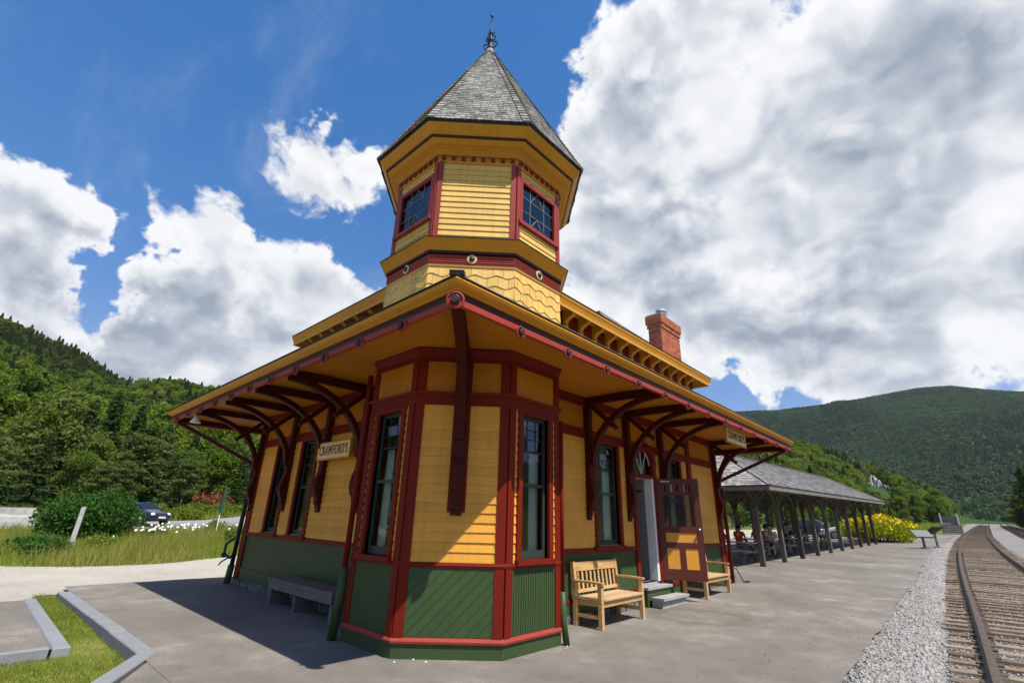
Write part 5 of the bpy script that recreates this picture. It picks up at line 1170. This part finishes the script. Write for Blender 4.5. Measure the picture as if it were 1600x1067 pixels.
# ================================================================== railway
def railway(name, label, off, xs, gauge, tie0, tie1, tie_x0, rails=True):
    root = thing(name, label, 'railway track', (0, 0, 0))
    yc = lambda x: trk(x)+off
    tm = []
    for k in range(5):
        rr = random.Random(k); m = MB(); L_, w, h = 1.31, .115, .10
        n = 7; vs = []
        for i in range(n):
            y = -L_+2*L_*i/(n-1); a, b, c = rr.uniform(-.012, .012), rr.uniform(-.012, .012), rr.uniform(-.008, .008)
            vs += [(-w+a, y, -h), (w+b, y, -h), (w+b-.012, y, c), (-w+a+.012, y, c)]
        fs = [(0, 1, 2, 3), tuple(4*(n-1)+q for q in (3, 2, 1, 0))]+[(4*i+q, 4*i+4+q, 4*i+4+(q+1) % 4, 4*i+(q+1) % 4) for i in range(n-1) for q in range(4)]
        me = bpy.data.meshes.new('tie'); me.from_pydata([(v[1], v[0], v[2]) for v in vs], [], fs); me.materials.append(M['tie_wood']); tm.append(me)
    x = tie_x0; k = 0; rr = random.Random(9); far = MB(); tx = []
    while x < tie1:
        sl_ = math.atan2(yc(x+1)-yc(x-1), 2); dyo = rr.uniform(-.07, .07); rzz = sl_+rr.gauss(0, .015)
        mt = Matrix.Translation((x, yc(x)+dyo, gzf(x, -6)+.005+rr.uniform(-.012, .008))) @ Matrix.Rotation(rzz+math.pi/2, 4, 'Z') @ Matrix.Rotation(0, 4, 'Z')
        if x < tie0: link('tie', tm[k % 5], parent=root, matrix=mt); tx.append(x)
        else: far.wbox(x-.11, x+.11, yc(x)-1.3, yc(x)+1.3, gzf(x, -6)-.08, gzf(x, -6)+.01)
        x += .50+rr.uniform(-.05, .05); k += 1
    if far.v: far.build('ties', 'tie_wood', root, recalc=False, kind='stuff')
    sec = [(-.065, .0), (.065, .0), (.065, .010), (.014, .024), (.010, .09), (.028, .097), (.028, .122), (.021, .128), (-.021, .128), (-.028, .122), (-.028, .097), (-.010, .09), (-.014, .024), (-.065, .010)]
    for s_ in (1, -1):
        m = MB(); rings = []
        for x in xs:
            y = yc(x)+s_*gauge/2; z = gzf(x, -6)+.012; rings.append([(x, y+a, z+b) for a, b in sec])
        m.loft(rings); m.build('rail', 'rail_steel', root)
    # tie plates
    if tie_x0 < 20:
        m = MB()
        for X_ in tx[:70]:
            for s_ in (1, -1): y = yc(X_)+s_*gauge/2; m.wbox(X_-.09, X_+.09, y-.13, y+.13, gzf(X_, -6)+.006, gzf(X_, -6)+.022)
        m.build('tie_plates', 'rail_steel', root, recalc=False, kind='stuff')
    return root
xs = list(np.arange(-8, 60, .5))+list(np.arange(60, 262, 2.0))
railway('railway_track', 'rusty railway track with weathered wooden ties beside the platform', 0, xs, 1.72, 60, 200, -2.0)
railway('railway_track', 'second railway track running beyond the strip of pale ballast', -4.6, list(np.arange(20, 262, 2.0)), 1.62, 22, 200, 22)
# ballast stones
def pebbles(n, xr, fy, s0, s1, zf):
    x = xr[0]+(xr[1]-xr[0])*rng.random(n)**2.1; y0, y1 = fy(x); y = y0+(y1-y0)*rng.random(n); s = rng.uniform(s0, s1, n)*(1+.004*x)
    base = np.array([(1, 0, 0), (-1, 0, 0), (0, 1, 0), (0, -1, 0), (0, 0, 1), (0, 0, -1)], float)
    F8 = np.array([(0, 2, 4), (2, 1, 4), (1, 3, 4), (3, 0, 4), (2, 0, 5), (1, 2, 5), (3, 1, 5), (0, 3, 5)])
    V = base[None]*rng.uniform(.5, 1.2, (n, 6, 1))+rng.normal(0, .16, (n, 6, 3)); V *= s[:, None, None]; V[:, :, 2] *= .75
    a = rng.uniform(0, 6.28, n); ca, sa = np.cos(a), np.sin(a); X = V[:, :, 0]*ca[:, None]-V[:, :, 1]*sa[:, None]; Y = V[:, :, 0]*sa[:, None]+V[:, :, 1]*ca[:, None]
    V = np.stack([X+x[:, None], Y+y[:, None], V[:, :, 2]+zf(x, y)[:, None]+(s*.2)[:, None]], -1)
    idx = (F8[None]+6*np.arange(n)[:, None, None]).reshape(-1, 3)
    me = bpy.data.meshes.new('ballast'); me.vertices.add(n*6); me.vertices.foreach_set('co', V.astype(np.float32).ravel()); me.loops.add(len(idx)*3); me.loops.foreach_set('vertex_index', idx.astype(np.int32).ravel())
    me.polygons.add(len(idx)); me.polygons.foreach_set('loop_start', np.arange(0, len(idx)*3, 3, dtype=np.int32)); me.polygons.foreach_set('loop_total', np.full(len(idx), 3, np.int32)); me.update(calc_edges=True)
    return me
vt = np.vectorize(trk)
def edge_rag(x): return edge_y(x)+.25*(rng.random(len(x))**3)+.12*np.sin(x*2.1)
me = pebbles(60000, (-1.5, 45), lambda x: (edge_rag(x), vt(x)+1.30), .010, .036, lambda x, y: gz(x, y)-.03+.045*sm((edge_y(x)-y)/.4)*sm((y-vt(x)-1.25)/.35)); link('ballast', me, 'stone_pebble', kind='stuff')
me = pebbles(42000, (-1.0, 40), lambda x: (vt(x)+1.3, vt(x)-1.5), .010, .026, lambda x, y: gz(x, y)-.028); link('track_ballast', me, 'stone_pebble', kind='stuff')
me = pebbles(160, (-1.5, 12), lambda x: (edge_y(x)+.15, edge_y(x)+1.3), .006, .018, lambda x, y: gz(x, y)+.002); link('stray_stones', me, 'stone_pebble', kind='stuff')
m = MB(); rr = random.Random(4)
for i in range(9):
    t_ = rr.random(); x, y = ((-1.55+1.0*t_, -.6-1.0*t_) if i % 2 else (-.6+1.3*t_, -1.6)); x += rr.gauss(0, .05); y -= abs(rr.gauss(0, .05)); s = rr.uniform(.004, .011); m.hexa([(x-s, y-s, 0), (x+s, y-s*.8, 0), (x+s*.8, y+s, 0), (x-s, y+s*.7, 0), (x-s*.5, y-s*.6, s), (x+s*.6, y-s*.5, s*1.1), (x+s*.4, y+s*.5, s), (x-s*.5, y+s*.4, s*.9)])
m.build('paint_chips', 'daisy_white', kind='stuff', recalc=False)

# ================================================================== pavilion
PX, PY = 14.92, -.03; PA = math.atan2(-.69, 23.1); PG = math.atan(.019)
PAV = thing('picnic_pavilion', 'long open wooden picnic pavilion with weathered shingle roof beside the track', 'pavilion', (PX, PY, gzf(PX, PY)))
PAV.rotation_euler = (0, -PG, PA); SP = 2.57; PD = 3.6; HP = 2.78; OV = .95; LP = 9*SP
for i in range(10):
    for j in range(2):
        x, y = i*SP, j*PD; inw = 1 if j == 0 else -1
        m = MB(); m.wbox(x-.085, x+.085, y-.085, y+.085, -.15, HP-.1); p = m.build('post', 'old_post', PAV)
        for dx, dy in ((1, 0), (-1, 0), (0, inw), (0, -inw)):
            m = MB(); k = .62 if dx else .55; m.sweep([(x+dx*.06, y+dy*.06, HP-.72), (x+dx*k*.36, y+dy*k*.36, HP-.36), (x+dx*k, y+dy*k, HP-.1)], .07, .075, (0, 1, 0) if dx else (1, 0, 0)); m.build('brace', 'old_post', p)
for j in range(2): MB().wbox(-.6, LP+.6, j*PD-.08, j*PD+.08, HP-.1, HP+.08).build('beam', 'old_wood', PAV)
for i in range(10): MB().wbox(i*SP-.06, i*SP+.06, -.6, PD+.6, HP+.08, HP+.2).build('tie_beam', 'old_wood', PAV)
ze = 2.82; zr = 4.42; x0, x1, y0, y1 = -OV, LP+OV, -OV, PD+OV; ym = (y0+y1)/2; hx = (y1-y0)/2*1.12
c = [(x0, y0, ze), (x1, y0, ze), (x1, y1, ze), (x0, y1, ze), (x0+hx, ym, zr), (x1-hx, ym, zr)]
m = MB(); m.add([(a, b, z_-.03) for a, b, z_ in c], [(0, 1, 5, 4), (1, 2, 5), (2, 3, 4, 5), (3, 0, 4)]); pr_ = m.build('roof', 'old_wood', PAV)
roof_shingles('roof_shingles', c[0], c[1], c[5], c[4], .155, (.10, .24), 'shingle_pavilion', pr_, .016, 11)
roof_shingles('roof_shingles', c[3], c[0], Vector(c[4])+Vector((0, -.02, 0)), Vector(c[4])+Vector((0, .02, 0)), .155, (.10, .24), 'shingle_tower', pr_, .016, 12)
roof_shingles('roof_shingles', c[2], c[3], c[4], c[5], .31, (.2, .5), 'shingle_pavilion', pr_, .016, 13); roof_shingles('roof_shingles', c[1], c[2], c[5], c[5], .31, (.2, .5), 'shingle_pavilion', pr_, .016, 14)
m = MB()
for a, b in ((c[0], c[4]), (c[3], c[4]), (c[1], c[5]), (c[2], c[5]), (c[4], c[5])): m.bar(Vector(a)+Vector((0, 0, .02)), Vector(b)+Vector((0, 0, .02)), .14, .03)
m.build('ridge_cap', 'old_wood', pr_)
m = MB(); t_ = .04
m.wbox(x0+.02, x1-.02, y0+.02, y0+.02+t_, ze-.18, ze-.012); m.wbox(x0+.02, x1-.02, y1-.02-t_, y1-.02, ze-.18, ze-.012); m.wbox(x0+.02, x0+.02+t_, y0+.06, y1-.06, ze-.18, ze-.012); m.wbox(x1-.02-t_, x1-.02, y0+.06, y1-.06, ze-.18, ze-.012); m.build('eave_board', 'old_wood', PAV)
def pav(x, y): # pavilion floor point
    ca, sa = math.cos(PA), math.sin(PA); X, Y = PX+x*ca-y*sa, PY+x*sa+y*ca; return X, Y, gzf(X, Y)
def picnic_table(x, y, rz, label):
    X, Y, zz = pav(x, y); root = thing('picnic_table', label, 'table', (X, Y, zz), rz+PA, 'picnic tables in the pavilion'); B = lambda m, n: m.build(n, 'old_wood' if n != 'top_plank' and n != 'seat_plank' else 'grey_post', root)
    for k in range(5): B(MB().wbox(-.9, .9, -.38+.155*k, -.38+.155*k+.14, .72, .76), 'top_plank')
    for s_ in (-1, 1):
        for k in range(2): B(MB().wbox(-.9, .9, s_*.70-.14+.145*k, s_*.70-.005+.145*k-.005, .43, .47), 'seat_plank')
        B(MB().wbox(s_*.62-.04, s_*.62+.04, -.80, .80, .36, .43), 'seat_support'); B(MB().wbox(s_*.62-.04, s_*.62+.04, -.36, .36, .65, .72), 'top_support')
        for q in (-1, 1): m = MB(); m.bar((s_*.55, q*.66, -.01), (s_*.55, q*.26, .72), .045, .1, (1, 0, 0)); B(m, 'leg')
    return root
picnic_table(1.0, 1.35, R(88), 'weathered picnic table nearest the depot end of the pavilion')
picnic_table(4.4, 1.6, R(90), 'weathered picnic table in the pavilion where people in red and white sit')
picnic_table(7.4, 1.6, R(90), 'weathered picnic table in the pavilion where a person in navy sits')
picnic_table(11.0, 1.8, R(90), 'empty weathered picnic table in the middle of the pavilion')
picnic_table(14.6, 1.8, R(90), 'empty weathered picnic table near the far end of the pavilion')

# ------------------------------------------------------------------ people
def skin_mesh(name, pts, edges, rad, root=0):
    me = bpy.data.meshes.new(name); me.from_pydata(pts, edges, []); o = bpy.data.objects.new(name, me); COL.objects.link(o)
    sk = o.modifiers.new('s', 'SKIN'); sub = o.modifiers.new('u', 'SUBSURF'); sub.levels = 2; sub.render_levels = 2
    for i, r in enumerate(rad):
        d = me.skin_vertices[0].data[i]; d.radius = r if isinstance(r, tuple) else (r, r); d.use_root = (i == root)
    bpy.context.view_layer.update(); out = bpy.data.meshes.new_from_object(o.evaluated_get(bpy.context.evaluated_depsgraph_get())); bpy.data.objects.remove(o); return out
# seated, facing +y, hips at z .47, leaning forward on the table
J = dict(pel=(0, 0, .55), sp1=(0, .03, .72), chest=(0, .07, .92), neck=(0, .11, 1.10), head0=(0, .145, 1.19), head1=(0, .15, 1.33))
def seated():
    P_ = [J['pel'], J['sp1'], J['chest'], J['neck'], J['head0'], J['head1'], (0, .245, 1.235)]; r_ = [(.15, .11), (.135, .10), (.16, .105), .055, (.075, .085), (.085, .095), .018]; E_ = [(0, 1), (1, 2), (2, 3), (3, 4), (4, 5), (4, 6)]
    for s_ in (-1, 1):
        b = len(P_); P_ += [(s_*.18, .07, 1.02), (s_*.23, .17, .82), (s_*.15, .42, .82), (s_*.12, .49, .82), (s_*.10, .57, .815), (s_*.125, .575, .812), (s_*.145, .56, .81)]
        r_ += [.058, .045, .033, (.036, .018), .013, .013, .012]; E_ += [(2, b), (b, b+1), (b+1, b+2), (b+2, b+3), (b+3, b+4), (b+3, b+5), (b+3, b+6)]
        b = len(P_); P_ += [(s_*.10, .05, .53), (s_*.12, .46, .52), (s_*.12, .46, .10), (s_*.12, .48, .05), (s_*.125, .62, .03)]; r_ += [.085, .062, .042, .042, .036]; E_ += [(0, b), (b, b+1), (b+1, b+2), (b+2, b+3), (b+3, b+4)]
    return skin_mesh('body', P_, E_, r_)
def shirt():
    P_ = [(0, 0, .56), J['sp1'], J['chest'], (0, .09, 1.05)]; r_ = [(.17, .125), (.155, .115), (.18, .122), (.08, .07)]; E_ = [(0, 1), (1, 2), (2, 3)]
    for s_ in (-1, 1): b = len(P_); P_ += [(s_*.18, .07, 1.02), (s_*.225, .15, .87)]; r_ += [.075, .06]; E_ += [(2, b), (b, b+1)]
    return skin_mesh('shirt', P_, E_, r_)
def shorts():
    P_ = [(0, 0, .60), (0, .01, .53)]; r_ = [(.165, .125), (.17, .13)]; E_ = [(0, 1)]
    for s_ in (-1, 1): b = len(P_); P_ += [(s_*.11, .12, .535), (s_*.125, .42, .525)]; r_ += [.102, .08]; E_ += [(1, b), (b, b+1)]
    return skin_mesh('shorts', P_, E_, r_)
BODY, SHIRT, SHORTS = seated(), shirt(), shorts(); HAIR = skin_mesh('hair', [(0, .115, 1.27), (0, .13, 1.37), (0, .08, 1.19)], [(0, 1), (0, 2)], [(.098, .10), (.085, .10), (.07, .05)])
def person(x, y, rz, label, sh, pa, zoff=0):
    X, Y, zz = pav(x, y); root = thing('person', label, 'person', (X, Y, zz-.0+zoff), rz+PA)
    for nm, me, mt in (('body', BODY, 'skin'), ('shirt', SHIRT, sh), ('shorts', SHORTS, pa), ('hair', HAIR, 'hair')):
        c_ = me.copy(); c_.materials.clear(); link(nm, c_, mt, root, smooth=True)
    for s_ in (-1, 1): m = MB(); m.lathe((s_*.12, .56, .0), [(.05, 0), (.06, .03), (.045, .08), (.03, .11)], 8); m.build('shoe', 'cloth_dark', root, smooth=True)
    return root
person(5.15, 1.75, R(90), 'seated person with bare shins in red top and red shorts at a picnic table', 'cloth_red', 'cloth_red')
person(5.15, 1.15, R(95), 'seated person in white shirt and dark shorts at a picnic table', 'cloth_white', 'cloth_dark')
person(3.65, 2.1, R(-90), 'seated person in dark red shirt leaning over a picnic table', 'cloth_red', 'cloth_dark')
person(8.15, 1.3, R(90), 'seated person in navy shirt at a picnic table', 'cloth_navy', 'cloth_dark')
person(6.68, 1.9, R(-90), 'seated person in orange shirt at a picnic table', 'cloth_orange', 'cloth_navy')
person(1.35, 2.05, R(120), 'seated person in dark top with orange shorts at the depot end of the pavilion', 'cloth_dark', 'cloth_orange')

# ------------------------------------------------------------------ cars
def car(loc, rz, body, label, group=None, suv=False):
    root = thing('parked_car', label, 'car', loc, rz, group); k = 1.12 if suv else 1.0
    S_ = [(-2.12, .42, .62, .70, .62, .55), (-2.02, .26, .74, .90, .80, .66), (-1.75, .22, .86, 1.08*k, .86, .66), (-1.35, .2, .90, 1.36*k, .88, .62), (-.7, .2, .92, 1.46*k, .89, .62), (.1, .2, .92, 1.44*k, .89, .62), (.62, .2, .92, 1.22*k, .89, .66), (1.02, .2, .93, .99, .88, .74), (1.6, .22, .84, .88, .86, .72), (2.0, .26, .70, .76, .80, .64), (2.14, .40, .58, .62, .62, .5)]
    m = MB(); rings = []
    for x, zb_, zm, zt, w, wt in S_:
        rings.append([(x, -w*.93, zb_), (x, -w, (zb_+zm)*.5), (x, -w*.97, zm), (x, -wt, zt-.03), (x, -wt*.7, zt), (x, wt*.7, zt), (x, wt, zt-.03), (x, w*.97, zm), (x, w, (zb_+zm)*.5), (x, w*.93, zb_)])
    m.loft(rings); n = 10; m.f += [tuple(range(n-1, -1, -1)), tuple((len(S_)-1)*n+q for q in range(n))]
    bd = m.build('body', body, root, smooth=True); md = bd.modifiers.new('b', 'SUBSURF'); md.levels = 1; md.render_levels = 2
    for s_ in (-1, 1):
        for (xa, xb, xc, xd) in ((-1.28, -.48, -.50, -1.12), (-.42, .80, .22, -.42)):
            za, zt = .96, 1.34*k; w0, w1 = .885, .70
            m = MB(); m.prism([(xa, s_*w0, za), (xb, s_*w0, za), (xc, s_*w1, zt), (xd, s_*w1, zt)], (0, s_*.012, 0)); m.build('side_window', 'car_glass', root)
        for x in (-1.32, 1.35):
            w_ = MB().lathe((x, s_*.74, .33), [(.33, 0), (.34, .04), (.34, .16), (.32, .19), (.22, .20)], 20, (0, s_, 0)).build('wheel', 'tyre', root); MB().lathe((x, s_*.925, .33), [(.21, 0), (.19, .02), (.05, .015)], 14, (0, s_, 0)).build('rim', 'chrome', w_)
        m = MB(); m.lathe((1.93, s_*.58, .66), [(.15, 0), (.13, .08), (.05, .12)], 12, (1, s_*.35, .25)); m.build('headlight', 'lamp_glass', root); m = MB(); m.lathe((-1.96, s_*.66, .78), [(.10, 0), (.09, .06), (.03, .09)], 10, (-1, s_*.3, .1)); m.build('tail_light', 'tail_red', root)
        m = MB(); m.wbox(.62, .78, s_*.90 if s_ > 0 else -1.06, 1.06 if s_ > 0 else -.90, .94, 1.06); m.build('mirror', body, root)
    m = MB(); m.add([(1.02, -.70, 1.0), (1.02, .70, 1.0), (.24, .55, 1.43*k), (.24, -.55, 1.43*k)], [(0, 1, 2, 3)]); m.v = [(a+.02, b, z_+.02) for a, b, z_ in m.v]; m.build('windscreen', 'car_glass', root)
    m = MB(); m.add([(-1.86, -.6, 1.02), (-1.86, .6, 1.02), (-1.36, .54, 1.36*k), (-1.36, -.54, 1.36*k)], [(0, 3, 2, 1)]); m.v = [(a-.03, b, z_+.02) for a, b, z_ in m.v]; m.build('rear_window', 'car_glass', root)
    MB().wbox(2.10, 2.135, -.26, .26, .44, .56).build('number_plate', 'white_paint', root); MB().wbox(2.06, 2.11, -.5, .5, .58, .66).build('grille', 'tyre', root)
    return root
navy = car((1.75, 32.2, gzf(2, 32.2)-.05), R(-62), 'car_navy', 'dark navy hatchback on the highway half hidden by the sumac bush'); navy.scale = (.9, .9, .9)
car((46.0, 1.9, gzf(46, 1.9)-.06), R(112), 'car_silver', 'silver sedan parked behind the far posts of the pavilion')
car((47.5, 5.6, gzf(47.5, 5.6)-.06), R(95), 'car_dark', 'dark station wagon parked behind the middle posts of the pavilion', suv=True)
car((70, 9.5, gzf(70, 9.5)-.08), R(200), 'car_white', 'white car parked alone in the gravel lot beyond the yellow bush')

# ------------------------------------------------------------------ other things
mb, LV = bush(51, 9.2, 4.0, 2.35, 15000, .09); rg = np.random.default_rng(5)
mi = (LV.reshape(-1, 4, 3)[:, 0, 2] > 1.6+rg.normal(0, .5, len(LV)//4)).astype(int)
me = np_mesh('ybush', LV, 4, ['leaf_yellowgreen', 'yellow_flower'], mi); tm_ = bpy.data.meshes.new('yb'); tm_.from_pydata(mb.v, [], mb.f); tm_.materials.append(M['bark'])
place_tree('flowering_bush', (tm_, me), 43.2, -.55, 1, R(-14), 'wide bush covered with bright yellow flowers at the end of the pavilion', 'bush', zz=gzf(43, -1)-.05, crown='foliage', trunk='stems')
r = thing('wooden_post', 'single grey weathered post standing in the tall roadside grass', 'post', (-2.38, 20.4, gzf(-2.4, 20.4)-.2)); m = MB(); m.add([(-.08, -.08, 0), (.08, -.08, 0), (.08, .08, 0), (-.08, .08, 0), (-.04, -.07, 1.76), (.10, -.07, 1.80), (.10, .08, 1.80), (-.04, .08, 1.76)], BOXF); m.build('shaft', 'grey_post', r); MB().tube([(.03, -.08, 1.5), (.03, -.10, 1.5)], .015, 6).build('bolt', 'iron', r)
r = thing('road_sign', 'thin green road marker sign seen edge on beside the highway', 'sign', (4.6, 26.6, gzf(4.6, 26.6)-.2)); m = MB(); m.wbox(-.03, .03, -.03, .03, 0, 1.3); m.build('post', 'white_paint', r); m = MB(); m.wbox(-.05, .05, -.12, .12, 1.3, 2.75); m.build('panel', 'sign_green', r)
r = thing('concrete_barrier', 'pale concrete roadside barrier running left from the sumac bush', 'barrier', (-4.5, 33.2, gzf(-4, 33)-.1)); 
for i in range(3):
    m = MB(); a = -i*3.05; m.prism([(a, -.28, 0), (a, .28, 0), (a, .22, .3), (a, .11, .42), (a, .09, .8), (a, -.09, .8), (a, -.11, .42), (a, -.22, .3)], (3.0, 0, 0)); m.build('segment', 'pale_concrete', r)
# information stands
def info_stand(x, y, rz, label, low):
    root = thing('information_stand', label, 'information sign', (x, y, gzf(x, y)), rz); root.scale = (.8, .8, .85); z1 = .95 if low else 1.15
    m = MB(); m.lathe((0, 0, -.01), [(.30, 0), (.30, .06), (.09, .10), (.075, z1-.1), (.12, z1-.05)], 12); m.build('pedestal', 'old_concrete', root)
    m = MB(); m.hexa([(-.62, -.42, z1-.22), (.62, -.42, z1-.22), (.62, .38, z1+.28), (-.62, .38, z1+.28), (-.62, -.43, z1-.17), (.62, -.43, z1-.17), (.62, .37, z1+.33), (-.62, .37, z1+.33)]); m.build('panel_frame', 'iron', root)
    m = MB(); m.hexa([(-.56, -.37, z1-.135), (.56, -.37, z1-.135), (.56, .31, z1+.292), (-.56, .31, z1+.292), (-.56, -.372, z1-.128), (.56, -.372, z1-.128), (.56, .308, z1+.30), (-.56, .308, z1+.30)]); m.build('panel', 'interior_grey', root)
    return root
info_stand(34.6, -3.55, R(-60), 'tilted grey information panel on a pedestal near the platform edge', True)
info_stand(37.2, -4.05, R(150), 'taller information panel on a stout pedestal at the platform edge', False)
r = thing('loading_ramp', 'dark timber loading ramp with two white posts beside the track', 'ramp', (77.5, -3.9, gzf(77.5, -4))); r.scale = (.8, .8, .78)
m = MB(); m.prism([(-1.3, -1.2, 0), (2.6, -1.2, 0), (2.6, -1.2, 1.55), (-.6, -1.2, 1.55)], (0, 2.4, 0)); m.build('ramp_body', 'old_wood', r)
for y in (-1.0, 1.0): MB().wbox(-.75, -.60, y-.09, y+.09, .8, 3.0).build('post', 'white_paint', r)
for k in range(6): m = MB(); m.bar((-1.28+.12*k, -1.26, .02+.27*k), (-1.28+.12*k, 1.26, .02+.27*k), .16, .05); m.build('plank', 'old_wood', r)
MB().wbox(.4, 1.4, -1.0, 1.0, 1.55, 2.6).build('hut', 'old_wood', r)

# ------------------------------------------------------------------ air
hz = bpy.data.materials.new('haze'); hz.use_nodes = True; hz.node_tree.nodes.clear()
pv = hz.node_tree.nodes.new('ShaderNodeVolumePrincipled'); pv.inputs['Color'].default_value = (.80, .88, 1.0, 1); pv.inputs['Density'].default_value = .000055; pv.inputs['Anisotropy'].default_value = .2
ho = hz.node_tree.nodes.new('ShaderNodeOutputMaterial'); hz.node_tree.links.new(pv.outputs[0], ho.inputs['Volume'])
MB().wbox(-1500, 2900, -2700, 2700, -60, 620).build('haze', hz, kind='stuff')
